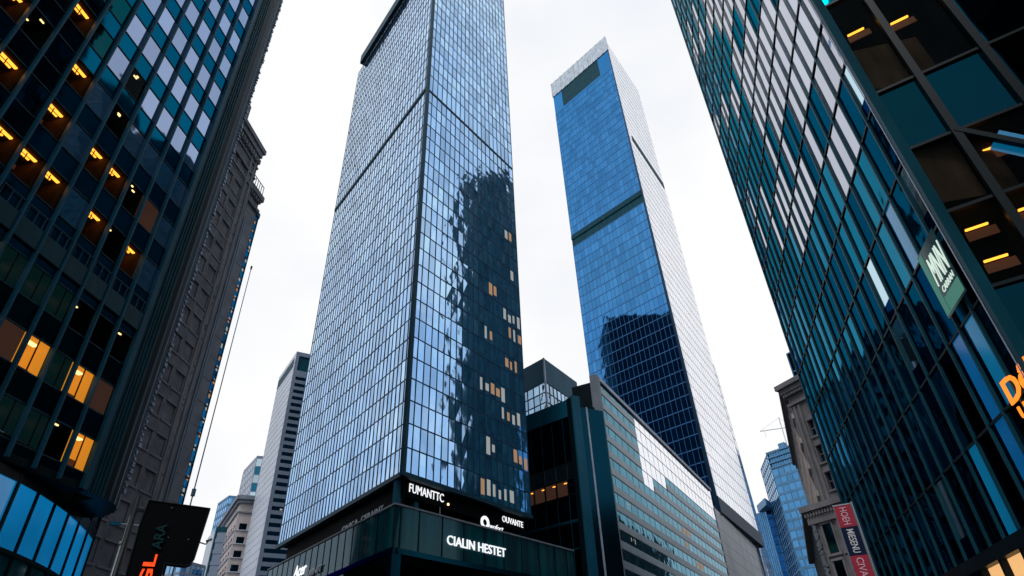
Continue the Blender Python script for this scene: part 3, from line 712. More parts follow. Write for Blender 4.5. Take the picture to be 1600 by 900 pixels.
# ------------------------------------------------------------------ right tower
def right_tower():
    a13 = radians(13); D = 12.
    e = Vector((sin(a13), cos(a13))); o = Vector((cos(a13), -sin(a13)))*D
    Pt = lambda t: o+e*t
    W0, W1 = Pt(21.2), Pt(49.2)
    B = Building('dark_glass_tower', 'dark finned glass tower filling the right side with blue panes and orange ceiling lights', W0)
    pl = Plane(W0, W1, -1); T = lambda t: t-21.2
    ext = Plane(Pt(21.2), Pt(49.2), -1)
    bay = 1.4; us = [i*bay for i in range(21)]
    zs = [6.6, 10.0, 13.4, 16.85, 20.3]
    while zs[-1] < 100: zs.append(zs[-1]+3.45)
    rooms = {(0, 4): 'strip', (0, 5): 'strip'}
    lit = [(21.6, 25.5), (22.0, 19.4), (22.2, 17.0), (28.4, 18.0), (29.1, 15.4), (29.0, 13.8), (31.8, 9.5)]
    rooms = {}
    for t, z in lit:
        i = int(T(t)//bay); j = max(q for q in range(len(zs)) if zs[q] <= z); rooms[(i, j)] = 'strip'
    blues = {(1, 1): 'R_cyan', (2, 1): 'R_blue', (2, 0): 'R_blue', (3, 0): 'R_near', (1, 2): 'R_near', (0, 1): 'R_near', (0, 0): 'R_near', (2, 2): 'R_near', (3, 1): 'R_near', (2, 3): 'R_cyan', (4, 0): 'R_cyan'}
    for j in range(len(zs)-1):
        for i in range(20):
            t0, t1, z0, z1 = us[i], us[i+1], zs[j], zs[j+1]
            if (i, j) in rooms: room(B, pl, t0+.04, t1-.04, z0+.9, z1-.1, 'strip', 3); 
            elif (i, j) in blues:
                m = M[blues[(i, j)]]
                B.add_pane(pl, t0, t1-(.35 if 'blue' in blues[(i, j)] or 'cyan' in blues[(i, j)] else 0), z0, z1, m, 0, .003)
                if blues[(i, j)] != 'R_near': B.add_pane(pl, t1-.35, t1, z0, z1, M['R_near'], 0, .003)
            else:
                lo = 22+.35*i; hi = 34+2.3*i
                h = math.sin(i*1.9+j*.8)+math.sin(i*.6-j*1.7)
                pale = lo < z0 < hi and i < 11 and h > -.75  # pale cells laid out as a painted sky reflection
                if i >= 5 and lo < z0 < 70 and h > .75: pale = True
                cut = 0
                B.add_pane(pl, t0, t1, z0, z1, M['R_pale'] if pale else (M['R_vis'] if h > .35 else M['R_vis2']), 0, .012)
    sp = MB()
    for (i, j) in rooms:
        pl.pane(sp, us[i], us[i+1], zs[j], zs[j]+.9, .0); pl.pane(sp, us[i], us[i+1], zs[j+1]-.1, zs[j+1], .0)
    B.part(sp, 'spandrel_band', M['R_near'])
    fins = MB()
    for u in us[1:]:
        pl.bx(fins, u-.05, u+.05, 6.4, 100, -.04, .11)
        pl.bx(fins, u+.10, u+.125, 6.4, 100, -.04, .06)
    B.part(fins, 'fin_grid', M['R_mull'])
    tr = MB()
    for z in zs: pl.bx(tr, 0, pl.len, z-.05, z+.05, -.04, .06)
    B.part(tr, 'transom_grid', M['R_black'])
    cn = MB(); pl.bx(cn, -.16, .10, 0, 100, -.1, .3); B.part(cn, 'corner_mullion', M['R_mull'])
    cl = MB(); pl.bx(cl, .13, .16, 6, 100, .3, .33); B.part(cl, 'corner_bright_edge', M['B_rline'])
    # shopfront with warm light
    ub = steps(0, pl.len, 14)
    for i in range(14):
        B.add_pane(pl, ub[i]+.1, ub[i+1]-.1, 3.2, 6.1, M['warmshop'] if i in (2, 3, 4) else M['R_near'], -.1, 0)
        B.add_pane(pl, ub[i]+.1, ub[i+1]-.1, 0.2, 3.0, M['darkwin'], -.1, 0)
    f = MB(); pl.bx(f, 0, pl.len, 6.1, 6.6, -.3, .25); pl.bx(f, 0, pl.len, 3.0, 3.2, -.2, .1)
    for u in ub: pl.bx(f, u-.1, u+.1, 0, 6.1, -.2, .15)
    B.part(f, 'shopfront_frame', M['R_black'])
    # near corner face with large panes
    nf = Vector((sin(radians(122)), cos(radians(122))))
    E1 = W0+nf*16.2
    q = Plane(W0, E1, 1)
    uq = [0, 1.75, 4.15, 6.55, 8.95, 11.35, 13.75, 16.2]; zq = [0, 6.6, 10, 13.4, 16.85, 20.3, 23.9, 30.8, 37.7, 44.6, 60, 75, 100]
    rq = [(0, 19.3), (1, 19.3), (0, 17.1), (1, 17.1), (1, 15.5), (0, 15.6)]
    rooms2 = {(0, 6): [28.4, 26.3], (1, 6): [27.8], (0, 4): [19.4, 17.7], (0, 3): [15.6, 14.1], (1, 4): [18.8], (1, 3): [15.7]}
    for j in range(len(zq)-1):
        for i in range(7):
            if (i, j) in rooms2: continue
            m = M['R_near'] if j >= 6 else M['R_near2']
            B.add_pane(q, uq[i], uq[i+1], zq[j], zq[j+1], m, 0, .003)
    for (i, j) in rooms2:
        P = q.P; t0, t1, z0, z1 = uq[i]+.06, uq[i+1]-.06, zq[j]+.04, zq[j+1]-.04
        w = MB(); w.quad(P(t0, z0), P(t1, z0), P(t1, z1), P(t0, z1)); g = w.build('window', M['clear'], B.root)
        r = MB(); zc = z1+.1; dd = -3
        r.quad(P(t0, z0, dd), P(t1, z0, dd), P(t1, zc, dd), P(t0, zc, dd)); r.quad(P(t0, zc, -.1), P(t1, zc, -.1), P(t1, zc, dd), P(t0, zc, dd))
        r.quad(P(t0, z0, -.1), P(t0, z0, dd), P(t0, zc, dd), P(t0, zc, -.1)); r.quad(P(t1, z0, -.1), P(t1, z0, dd), P(t1, zc, dd), P(t1, zc, -.1))
        r.quad(P(t0, z0, -.1), P(t1, z0, -.1), P(t1, z0, dd), P(t0, z0, dd)); r.build('office_interior', M['room_dark'], g)
        for zz in rooms2[(i, j)]:
            zz += .8
            l = MB(); q.bx(l, t0+.45, min(t1-.2, t0+1.2), zz, zz+.06, -.9, -1.0); l.build('ceiling_lamp', M['lamp'], g)
            l = MB(); q.bx(l, t0+.4, min(t1-.2, t0+1.4), zz-.45, zz-.06, -1.0, -1.04); l.build('lamp_glow_panel', M['shade'], g)  # emissive panel painting the glow below the lamp
    fr = MB()
    for i, u in enumerate(uq[1:]): q.bx(fr, u-.14, u+.14, 0, 100, -.1, .3)
    B.part(fr, 'corner_face_mullion_grid', M['R_black'])
    for z in zq: fr = MB(); q.bx(fr, 0, q.len, z-.07, z+.07, -.1, .12); B.part(fr, 'transom', M['R_black'])
    br = MB(); br.sbar(q.P(1.75, 20.25, .2), q.P(4.4, 17.1, .2), .2, .26, up=(nf.y, -nf.x, 0)); B.part(br, 'diagonal_brace', M['R_black'])
    bl = MB(); bl.quad(q.P(2.35, 18.9, .02), q.P(2.95, 19.6, .02), q.P(4.0, 18.3, .02), q.P(4.0, 16.9, .02)); B.part(bl, 'painted_sky_reflection', M['R_cyan'])  # glowing quad painting a blue sky reflection
    # body
    P = lambda t, k: tuple(pl.P(t, 0, -k)[:2])
    b = MB(); b.prism([P(3.6, 4), P(27.5, 4), P(27.5, 28), P(14, 28)], 0, 99.9); B.part(b, 'core_wall', M['L_body'])
    b = MB(); b.prism([P(28, .02), P(28, 28), P(27.8, 28), P(27.8, .02)], 0, 100); B.part(b, 'end_wall', M['R_mull'])
    b = MB(); b.prism([P(0, -.1), P(28, -.1), P(28, 28), tuple(E1)], 100, 101); B.part(b, 'roof', M['L_body'])
    B.flush(100)
    # signs on / behind the near glass
    ed = -pl.e
    s = text('neon_sign', 'Dél', pl.P(T(22.95), 9.8, .22), (ed.x, ed.y, 0), (0, 0, 1), 2.0, .85, M['orange'], None, .05, .012)
    tag(s, 'glowing orange rounded neon word at the right edge of the dark tower', 'sign')
    s = text('neon_sign', 'UNL', pl.P(T(22.75), 9.2, .22), (ed.x, ed.y, 0), (0, 0, 1), 1.7, .45, M['orange'], None, .05, .012)
    tag(s, 'smaller orange neon letters beneath the rounded neon word on the dark tower', 'sign')
    t = thing('window_sign', 'pale green lit window sign with white slanted letters on the dark right tower', 'sign', tuple(pl.P(T(22.5), 15, .3)))
    k = MB(); pl.bx(k, T(21.75), T(23.75), 13.75, 16.7, .31, .34); k.build('sign_panel', M['pod'], t)
    k = MB(); pl.bx(k, T(23.35), T(23.72), 13.85, 16.6, .342, .35); pl.bx(k, T(21.8), T(23.3), 13.85, 14.45, .342, .35); k.build('green_panel', M['grn'], t)
    text('lettering', 'MNN', pl.P(T(23.25), 14.95, .36), (ed.x, ed.y, 0), (0, 0, 1), 1.45, 1.2, M['grnwhite'], t, .03, .0, .25)
    text('small_lettering', 'CARRAN', pl.P(T(23.1), 14.55, .36), (ed.x, ed.y, 0), (0, 0, 1), 1.2, .25, M['grnwhite'], t, .02, 0, .2)
right_tower()

# ------------------------------------------------------------------ masonry buildings
def pt(azd, d): return (d*sin(radians(azd)), d*cos(radians(azd)))
def masonry_left():
    # taller stone building
    c = pt(-30.2, 54); l = pt(-36.5, 47)
    B = Building('stone_building', 'brown stone building with a column of green windows just behind the left glass tower', c)
    pl = Plane(l, c, 1); n = pl.len; H = 55
    w = MB(); bay = 1.75; wins = []
    us = [n-2.15-k*bay for k in range(4)]
    rows = [3+2.7*i for i in range(18)]
    # wall built around openings
    edges = [0]
    for u in sorted(us): edges += [u-.62, u+.62]
    edges.append(n)
    zz = [0]
    for r in rows: zz += [r, r+1.5]
    zz.append(H)
    for i in range(len(edges)-1):
        for j in range(len(zz)-1):
            if i % 2 == 1 and j % 2 == 1:
                wins.append((edges[i], edges[i+1], zz[j], zz[j+1])); continue
            pl.bx(w, edges[i], edges[i+1], zz[j], zz[j+1], -.45, 0)
    B.part(w, 'wall', M['brown'])
    for a, b, z0, z1 in wins: B.add_pane(pl, a, b, z0, z1, M['greenwin'], -.3)
    t = MB()
    for a, b, z0, z1 in wins:
        pl.bx(t, a-.12, b+.12, z0-.16, z0-.01, 0, .07); pl.bx(t, a-.1, b+.1, z1+.01, z1+.14, 0, .05)
        pl.bx(t, (a+b)/2-.03, (a+b)/2+.03, z0, z1, -.29, -.2)
    B.part(t, 'sill_course', M['brown2'])
    p = MB()
    for u in (n-.45, n-1.25): pl.bx(p, u-.14, u+.14, 0, H-2, 0, .14)
    B.part(p, 'pilaster', M['brown2'])
    r = MB()
    for i in range(400): 
        x = n-1.05+random.uniform(-.1, .1); z = random.uniform(2, 46); s = random.uniform(.05, .14); pl.bx(r, x-s, x+s, z, z+s*2.5, .0, .16)
    B.part(r, 'carved_ornament', M['brown2'])
    k = MB()
    for z in (H-6, H-4.6, H-3.1): pl.bx(k, 0, n+.15, z, z+.25, 0, .15)
    for i in range(26): pl.bx(k, n-.35-i*.5, n-.12-i*.5, H-2.6, H-2.0, 0, .4)
    pl.bx(k, -.2, n+.4, H-.6, H, -.4, .4); pl.bx(k, -.2, n+.2, H-1.3, H-.6, -.3, .22); B.part(k, 'cornice', M['brown2'])
    q = Vector(c); L_ = Vector(l)
    b = MB(); b.prism([tuple(L_+(Vector((0, .6)))), (c[0]-.1, c[1]+.3), (c[0]*1.05-.2, c[1]*1.05), (l[0]*1.07, l[1]*1.07)], 0, H-.3); B.part(b, 'core_wall', M['brown'])
    m = pl.P(n-1.6, H, -2.5)
    b = MB(); b.prism([tuple(pl.P(n-2.4, 0, -1)[:2]), tuple(pl.P(n-6, 0, -1)[:2]), tuple(pl.P(n-6, 0, -5)[:2]), tuple(pl.P(n-2.4, 0, -5)[:2])], H, H+4.5); B.part(b, 'rooftop_block', M['brown2'])
    B.flush(100)
    # slimmer stone neighbour
    c = pt(-29.0, 58); l = pt(-32, 54.2)
    B = Building('stone_building', 'plain taupe stone building with a railed roof, between brown building and thin dark one', c)
    pl = Plane(l, c, 1); n = pl.len; H = 51.6
    w = MB(); pl.bx(w, 0, n, 0, H, -.4, 0); B.part(w, 'wall', M['brown2'])
    j = MB()
    for i in range(22): pl.bx(j, 0, n, 2+i*2.2, 2.05+i*2.2, 0, .02)
    B.part(j, 'stone_joint_grid', M['brown'])
    p = MB()
    for u in (n-1.75, n-2.05): pl.bx(p, u-.1, u+.1, 0, H-5, 0, .35)
    B.part(p, 'pilaster', M['column'])
    k = MB(); pl.bx(k, -.1, n+.2, H-.7, H, -.3, .45); pl.bx(k, -.1, n+.1, H-2.4, H-2.0, 0, .3)
    for i in range(14): pl.bx(k, n-.3-i*.45, n-.1-i*.45, H-1.2, H-.75, 0, .35)
    B.part(k, 'cornice', M['brown'])
    r = MB(); pl.bx(r, n-3, n+.1, H+1.5, H+1.58, .1, .16)
    for i in range(8): pl.bx(r, n-.0-i*.42, n+.06-i*.42, H, H+1.5, .1, .16)
    B.part(r, 'roof_railing', M['greys'])
    b = MB(); b.prism([(l[0], l[1]+.6), (c[0]-.4, c[1]+.6), (c[0]*1.035-.2, c[1]*1.035), (l[0]*1.05-.2, l[1]*1.05)], 0, H-.2); B.part(b, 'core_wall', M['brown'])
    B.flush()
    # thin dark glass building
    c = pt(-28.66, 63.5); l = pt(-30.2, 60.7)
    B = Building('thin_glass_building', 'very thin dark glass building with tiny warm lights beside the taupe stone building', c)
    pl = Plane(l, c, 1); n = pl.len; H = 1.7+63.5*.8175
    grid(B, pl, [n-2.4, n-1.55, n-.8, n], steps(0, H, 38), lambda i, j: M['darkwin'], M['B_edge'], .08, .06, .2, .06)
    for k in range(34):
        z = (k+.3+random.uniform(0, .3))*H/38+6; x = n-random.uniform(.35, .72)
        lt = MB(); pl.bx(lt, x, x+random.uniform(.2, .33), z, z+random.uniform(.35, .8), .02, .05)
        lt.build('lit_window', M['warm_dim'] if random.random() < .55 else M['lamp_pale'], B.root)
    b = MB(); b.prism([(l[0], l[1]+.5), (c[0]-.15, c[1]+.15), (c[0]*1.035-.2, c[1]*1.035), (l[0]*1.05-.2, l[1]*1.05)], 0, H-.05); B.part(b, 'core_wall', M['B_dark'])
    b = MB(); pl.bx(b, n-3, n+.1, H-.6, H+.1, -.2, .12); B.part(b, 'parapet', M['B_dark'])
    B.flush(60)
masonry_left()

# ------------------------------------------------------------------ far left-centre towers
def far_left():
    k = 170/130; f = .68
    c = (-48.95*k, 120.43*k); l = (-57.04*k, 132.53*k); r = (-42.5*k, 124.3*k); H = (71.87-1.7)*k+1.7
    B = Building('grey_tower', 'pale grey office tower with a blank left side and stacked dark blue window strips', c)
    left = Plane(l, c, 1); right = Plane(c, r, 1)
    w = MB(); left.bx(w, 0, left.len, 0, H, -.6, 0); B.part(w, 'blank_side_wall', M['greyw'])
    j = MB()
    for i in range(45): left.bx(j, 0, left.len, f*3*i, f*(3*i+.22), 0, .04)
    B.part(j, 'cladding_joint_grid', M['greyw2'])
    o = MB(); left.bx(o, 1.0*f, 26*f, H-6.6*f, H-2.4*f, .01, .1); B.part(o, 'roof_louvre', M['B_dark'])
    w = MB(); n = right.len; zr = []
    z = H-13.2*f
    while z > 3: zr.append(z); z -= 2.98*f
    right.bx(w, 0, 1.35*f, 0, H, -.5, 0); right.bx(w, n-.3, n, 0, H, -.5, 0)
    right.bx(w, 1.35*f, n-.3, H-1.9*f, H, -.5, 0); right.bx(w, 1.35*f, n-.3, zr[0]+1.5*f, H-8.8*f, -.5, 0)
    for q in zr: right.bx(w, 1.35*f, n-.3, q-1.48*f, q, -.5, 0)
    B.part(w, 'strip_window_wall', M['greys'])
    o = MB(); right.bx(o, 1.35*f, n-.3, H-8.8*f, H-1.9*f, -.45, -.3); B.part(o, 'plant_opening', M['B_dark'])
    for q in zr:
        for i in range(3): B.add_pane(right, 1.35*f+i*(n-1.35*f-.3)/3, 1.35*f+(i+1)*(n-1.35*f-.3)/3, q, q+1.5*f, M['darkwin'], -.3, .01)
    for q, x in ((zr[18], 3), (zr[26], 2.5), (zr[17], 4)):
        b = MB(); right.bx(b, x, x+.6, q+.2, q+.6, -.28, -.2); b.build('lit_window', M['lamp_pale'], B.root)
    b = MB(); b.prism([(l[0]+.3, l[1]+.3), (c[0], c[1]+.7), (r[0], r[1]+.5), (r[0]-9, r[1]+15)], 0, H-.2); B.part(b, 'core_wall', M['greys'])
    B.flush(100)
    # beige stone building with cornice
    k = 1.6
    c = (-49.47*k, 109.33*k); l = (-60.71*k, 127.82*k); r = (-43.5*k, 112.2*k); H = (36.42-1.7)*k+1.7
    B = Building('limestone_building', 'pinkish beige stone building with a heavy cornice and banded windows, left of the grey tower', c)
    left = Plane(l, c, 1); right = Plane(c, r, 1)
    for p, bay, ww in ((left, 4.2, 2.6), (right, 3.4, 2.0)):
        n = int(p.len//bay); u0 = (p.len-n*bay)/2
        e = [0]
        for i in range(n): e += [u0+i*bay+(bay-ww)/2, u0+i*bay+(bay+ww)/2]
        e.append(p.len); z = [0]
        for i in range(15): z += [2+3.55*i, 2+3.55*i+1.75]
        z = [q for q in z if q < H-4]; z = z if len(z) % 2 else z[:-1]; z.append(H)
        w = MB()
        for i in range(len(e)-1):
            for j in range(len(z)-1):
                if i % 2 and j % 2: B.add_pane(p, e[i], e[i+1], z[j], z[j+1], M['darkwin'], -.35)
                else: p.bx(w, e[i], e[i+1], z[j], z[j+1], -.6, 0)
        B.part(w, 'wall', M['beige'])
        sl = MB()
        for q in z[1:-1:2]: p.bx(sl, .2, p.len, q-.25, q-.02, 0, .3)
        B.part(sl, 'sill_course', M['greyw'])
        co = MB(); p.bx(co, -.6, p.len+.6, H-1.1, H, -.5, 1.3); p.bx(co, -.3, p.len+.3, H-2.0, H-1.1, -.3, .7); p.bx(co, 0, p.len, H-4.6, H-4.2, 0, .4)
        B.part(co, 'cornice', M['column'])
    b = MB(); b.prism([(l[0]+.5, l[1]+.5), (c[0], c[1]+.8), (r[0], r[1]+.8), (r[0]-12, r[1]+24)], 0, H-.1); B.part(b, 'core_wall', M['brown2'])
    B.flush(100)
    # grey slab tower behind it
    k = 250/170
    c = (-68.58*k, 155.55*k); l = (-76.11*k, 166.04*k); r = (-61*k, 158*k); H = (61.45-1.7)*k+1.7
    B = Building('grey_block', 'small grey block with mottled dark edge, between the beige building and grey tower', c)
    left = Plane(l, c, 1); right = Plane(c, r, 1)
    grid(B, left, steps(0, left.len, 8), steps(0, H-1, 28), lambda i, j: M['greyglass'], M['greyw2'], .3, .1, .5, .1)
    grid(B, right, steps(0, 11, 5), steps(0, H-1, 28), lambda i, j: M['darkwin'] if random.random() < .75 else M['gcglass'], M['greys'], .3, .1, .3, .1)
    b = MB(); b.prism([l, c, r, (r[0]-8, r[1]+16)], H-1, H); B.part(b, 'parapet', M['greys'])
    b = MB(); b.prism([(l[0]+.3, l[1]+.3), (c[0], c[1]+.4), (r[0], r[1]+.4), (r[0]-8, r[1]+16)], 0, H-1); B.part(b, 'core_wall', M['greys'])
    B.flush(60)
    # small far grey
    k = 1.4
    c = (-65.06*k, 135.15*k); l = (-70.15*k, 142.55*k); r = (-60*k, 136*k); H = (38.06-1.7)*k+1.7
    B = Building('grey_block', 'low grey slab with a dark blue corner, nearest the black sign box', c)
    left = Plane(l, c, 1); right = Plane(c, r, 1)
    b = MB(); left.bx(b, 0, left.len-1.4, 0, H, -.4, 0); B.part(b, 'side_wall', M['greyw'])
    b = MB(); left.bx(b, left.len-1.4, left.len+.2, 0, H+.3, -.5, .1); right.bx(b, 0, 12, H-1.2, H+.3, -.5, .1); B.part(b, 'dark_corner', M['B_dark'])
    b = MB(); right.bx(b, 0, right.len, 0, H-1.2, -.4, 0)
    for i in range(16): right.bx(b, .3, right.len, 2+i*3.1, 3+i*3.1, 0, .15)
    B.part(b, 'front_wall', M['greys'])
    b = MB(); b.prism([(l[0]+.3, l[1]+.3), (c[0], c[1]+.6), (r[0], r[1]+.4), (r[0]-6, r[1]+12)], 0, H-.1); B.part(b, 'core_wall', M['greys'])
    # distant blue tower
    c = (-94.1*1.2, 198.86*1.2); l = (c[0]-8, c[1]+9); r = (c[0]+10, c[1]+5); H = (64.83-1.7)*1.2+1.7
    B = Building('blue_block', 'distant light blue glass block showing above the beige cornice', c)
    left = Plane(l, c, 1); right = Plane(c, r, 1)
    for p in (left, right): grid(B, p, steps(0, p.len, 5), steps(0, H, 26), lambda i, j: M['blueP'], M['blueL'], .2, .1, .9, .15)
    b = MB(); b.prism([(l[0]+.3, l[1]+.3), (c[0], c[1]+.4), (r[0], r[1]+.4), (r[0]-8, r[1]+12)], 0, H-.05); B.part(b, 'core_wall', M['greys'])
    B.flush(40)
    # low block beneath the black sign
    c = pt(-27.6, 190); H = 1.7+190*.197
    B = Building('blue_block', 'low blue grey glass block seen under the black hanging sign', c)
    l = pt(-29.4, 200); r = pt(-25.9, 196)
    l2 = Plane(l, c, 1); r2 = Plane(c, r, 1)
    for p in (l2, r2): grid(B, p, steps(0, p.len, 5), steps(0, H, 14), lambda i, j: M['blueP'], M['greys'], .2, .1, .6, .15)
    b = MB(); b.prism([(l[0]+.3, l[1]+.3), (c[0], c[1]+.4), (r[0], r[1]+.4), (r[0]-8, r[1]+12)], 0, H-.05); B.part(b, 'core_wall', M['greys'])
    B.flush(40)
M['greyw2'] = paint('pale_grey_joint', (.42, .46, .55), .5)
M['greyglass'] = glass('grey_block_glass', (.32, .40, .50), .1, .05, .3, .3)
M['blueP'] = glass('light_blue_glass', (.25, .48, .72), .1, .05, .2, .3)
far_left()

# ------------------------------------------------------------------ distance at the end of the street, right side
def far_right():
    c = (113.67, 299.13); l = pt(19.9, 326); r = pt(23.2, 330); H = 78.8
    B = Building('blue_block', 'distant slim blue tower at the end of the street, right behind the white tower wing', c)
    left = Plane(l, c, 1); right = Plane(c, r, 1)
    for p in (left, right): grid(B, p, steps(0, p.len, 6), steps(0, H, 24), lambda i, j: M['blueT'], M['blueL'], .35, .15, .3, .15)
    b = MB(); b.prism([(l[0]+.3, l[1]+.3), (c[0], c[1]+.4), (r[0], r[1]+.4), (r[0]-8, r[1]+22)], 0, H-.05); B.part(b, 'core_wall', M['blueL'])
    b = MB(); b.prism([pt(20.2, 322), pt(21.0, 310), pt(21.6, 325)], H, H+3); B.part(b, 'rooftop_block', M['blueL'])
    B.flush(60)
    # blue tower with crane
    c0 = pt(22.2, 300); r0 = pt(27, 288); l0 = pt(20.3, 318)
    B = Building('blue_tower', 'distant bright blue tower under construction with stepped floors and a crane on top', c0)
    H = 98; sh = 1.2
    c0 = pt(22.15, 300); l0 = pt(21.3, 322); r0 = pt(26.2, 290)
    left = Plane(l0, c0, 1); right = Plane(c0, r0, 1)
    grid(B, left, steps(0, left.len, 6), steps(0, H, 26), lambda i, j: M['blueT'], M['blueL'], .3, .15, .3, .2)
    grid(B, right, steps(0, right.len, 8), steps(0, H-7, 24), lambda i, j: M['blueT'], M['blueL'], .3, .15, 1.1, .2)
    f = MB()
    for i in range(4): right.bx(f, -.4, right.len, H-7+i*2.3, H-6.3+i*2.3, -.3, .5)
    for i in range(18): right.bx(f, i*1.2, i*1.2+.15, H-6.4, H-.2, .1, .3)
    B.part(f, 'open_floor_grid', M['blueL'])
    b = MB(); b.prism([(l0[0]+.3, l0[1]+.3), (c0[0]+.1, c0[1]+.5), (r0[0], r0[1]+.5), (r0[0]-8, r0[1]+22)], 0, H-.1); B.part(b, 'core_wall', M['blueT'])
    b = MB(); right.bx(b, 6, 9, H, H+3, -3, -.5); right.bx(b, 12, 13, H, H+4.5, -3, -2); B.part(b, 'rooftop_block', M['blueL'])
    B.flush(80)
    o = right.P(9.5, H, -2)
    t = thing('tower_crane', 'thin pale crane standing on the distant bright blue tower', 'crane', tuple(o))
    m = MB(); m.sbar(o, o+Vector((0, 0, 15)), .35, .35, (0, 1, 0)); m.build('mast', M['cream'], t)
    a = o+Vector((-9.5, 2, 9.5)); b_ = o+Vector((4, -1, 9.8))
    m = MB(); m.sbar(a, b_, .3, .3); m.build('jib', M['cream'], t)
    m = MB(); m.sbar(o+Vector((0, 0, 15)), a, .1, .1); m.sbar(o+Vector((0, 0, 15)), b_, .1, .1); m.build('tie_bar', M['cream'], t)
    m = MB(); m.sbar(a+Vector((2, 0, 0)), a+Vector((2, 0, -3)), .12, .12, (0, 1, 0)); m.build('hoist_rope', M['cream'], t)
    # street side stone building, right
    c = (29.03, 61.49)
    pc0 = pt(23.85, 66); pc1 = pt(25.3, 66)
    c = pt(25.05, 66); r = pt(30.5, 62.0); l = pt(23.4, 86)
    c = pt(24.95, 66)
    c2 = pt(25.2, 66)
    zc = 17.2
    B = Building('stone_building', 'ornate brown stone building squeezed between the street gap and the dark right tower', c)
    up = Plane(c2, r, 1); low = Plane(pt(24.0, 65.6), pt(30.5, 61.6), 1); sd = Plane(pt(24.35, 92), c2, 1)
    lsd = Plane(pt(23.3, 92), pt(24.0, 65.6), 1)
    H = 29.6
    w = MB(); n = up.len; us = [1.75, 3.6, 5.4]; e = [0]
    for u in us: e += [u-.45, u+.45]
    e.append(n); zz = [zc]
    for q in (18.3, 20.9, 23.5): zz += [q, q+1.65]
    zz.append(H)
    for i in range(len(e)-1):
        for j in range(len(zz)-1):
            if i % 2 and j % 2: B.add_pane(up, e[i], e[i+1], zz[j], zz[j+1], M['darkwin'], -.3)
            else: up.bx(w, e[i], e[i+1], zz[j], zz[j+1], -.45, 0)
    B.part(w, 'wall', M['brown'])
    t = MB()
    for i in (1, 3, 5):
        for j in (1, 3, 5):
            a, b, z0, z1 = e[i], e[i+1], zz[j], zz[j+1]
            up.bx(t, a-.12, b+.12, z0-.16, z0, 0, .14); up.bx(t, a-.1, a-.0, z0, z1, 0, .1); up.bx(t, b, b+.1, z0, z1, 0, .1)
            for s in range(5):
                x0 = a-.1+(b-a+.2)*s/5; x1 = x0+(b-a+.2)/5; h = .18+.28*(1-((s-2)/2.4)**2); up.bx(t, x0, x1, z1, z1+h, 0, .12)
            up.bx(t, (a+b)/2-.03, (a+b)/2+.03, z0, z1, -.28, -.2); up.bx(t, a, b, z0+.8, z0+.86, -.28, -.2)
    for x in (.45, 1.0): up.bx(t, x-.12, x+.12, zc, 27, 0, .2)
    B.part(t, 'window_surround', M['brown2'])
    k = MB(); up.bx(k, -.7, n, H-.5, H, -.5, .8); up.bx(k, -.4, n, H-1.0, H-.5, -.3, .5); up.bx(k, -.2, n, H-2.4, H-2.15, 0, .25)
    for i in range(26): up.bx(k, -.3+i*.27, -.14+i*.27, H-1.35, H-1.02, 0, .4)
    sd.bx(k, 0, sd.len+.3, H-.5, H, -.5, .7); sd.bx(k, 0, sd.len+.3, H-1, H-.5, -.5, .4)
    low.bx(k, -.5, low.len, zc-.5, zc, -.5, .65); low.bx(k, -.2, low.len, zc-1.6, zc-.5, -.5, .3)
    lsd.bx(k, 0, lsd.len+.3, zc-.5, zc, -.5, .6)
    for i in range(26): low.bx(k, -.2+i*.3, -.05+i*.3, zc-.95, zc-.55, .3, .5)
    B.part(k, 'cornice', M['brown2'])
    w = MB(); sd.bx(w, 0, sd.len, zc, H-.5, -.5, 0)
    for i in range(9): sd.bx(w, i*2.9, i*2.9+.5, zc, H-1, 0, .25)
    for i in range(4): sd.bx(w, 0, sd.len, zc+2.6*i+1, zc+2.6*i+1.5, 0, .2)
    B.part(w, 'sunlight_toned_side_wall', M['beige'])  # beige instead of brown puts the sunlit look into the colour
    w = MB(); low.bx(w, 0, low.len, 0, zc-.5, -.5, 0); lsd.bx(w, 0, lsd.len, 0, zc-.5, -.5, 0); B.part(w, 'lower_wall', M['brown'])
    t = MB()
    for x in (1.4, 3.0, 4.6):
        for z in (3.0, 6.4, 9.8, 12.9):
            low.bx(t, x-.6, x-.45, z, z+2.5, 0, .12); low.bx(t, x+.45, x+.6, z, z+2.5, 0, .12); low.bx(t, x-.7, x+.7, z-.2, z, 0, .2); low.bx(t, x-.6, x+.6, z+2.5, z+2.7, 0, .16)
            B.add_pane(low, x-.45, x+.45, z, z+2.5, M['greenwin'], .02)
    B.part(t, 'window_surround', M['brown2'])
    o = MB()
    for i in range(420):
        z = random.uniform(1, 16); x = .22+random.uniform(-.13, .13); s = random.uniform(.04, .12); low.bx(o, x-s, x+s, z, z+s*2, 0, .12+s)
    B.part(o, 'carved_ornament', M['column'])
    b = MB(); b.prism([(c2[0]+.2, c2[1]+.4), (r[0], r[1]+.5), (46, 86), pt(24.5, 92)], zc, H-.3)
    b.prism([pt(24.15, 66.2), pt(30.5, 62.3), (46, 86), pt(23.45, 91)], 0, zc-.3); B.part(b, 'core_wall', M['brown'])
    s = text('stone_lettering', 'ERY', low.P(1.6, 8.35, .02), (low.e.x, low.e.y, 0), (0, 0, 1), 1.5, .5, M['cream'], None, .05, .01)
    tag(s, 'small pale letters low on the brown stone building beside the banner', 'sign')
    B.flush(60)
    # thin blue tower showing past the right tower
    c = pt(26.36, 112); H = 1.7+112*.41; H2 = 1.7+112*.472; H3 = 1.7+112*.52
    B = Building('blue_tower', 'slim stepped blue grey tower just showing past the left edge of the dark right tower', c)
    c = pt(26.25, 108); l = pt(25.9, 122); r = pt(31, 104)
    p = Plane(c, r, 1); q = Plane(pt(26.15, 118), c, 1)
    zt = 1.7+108*.475
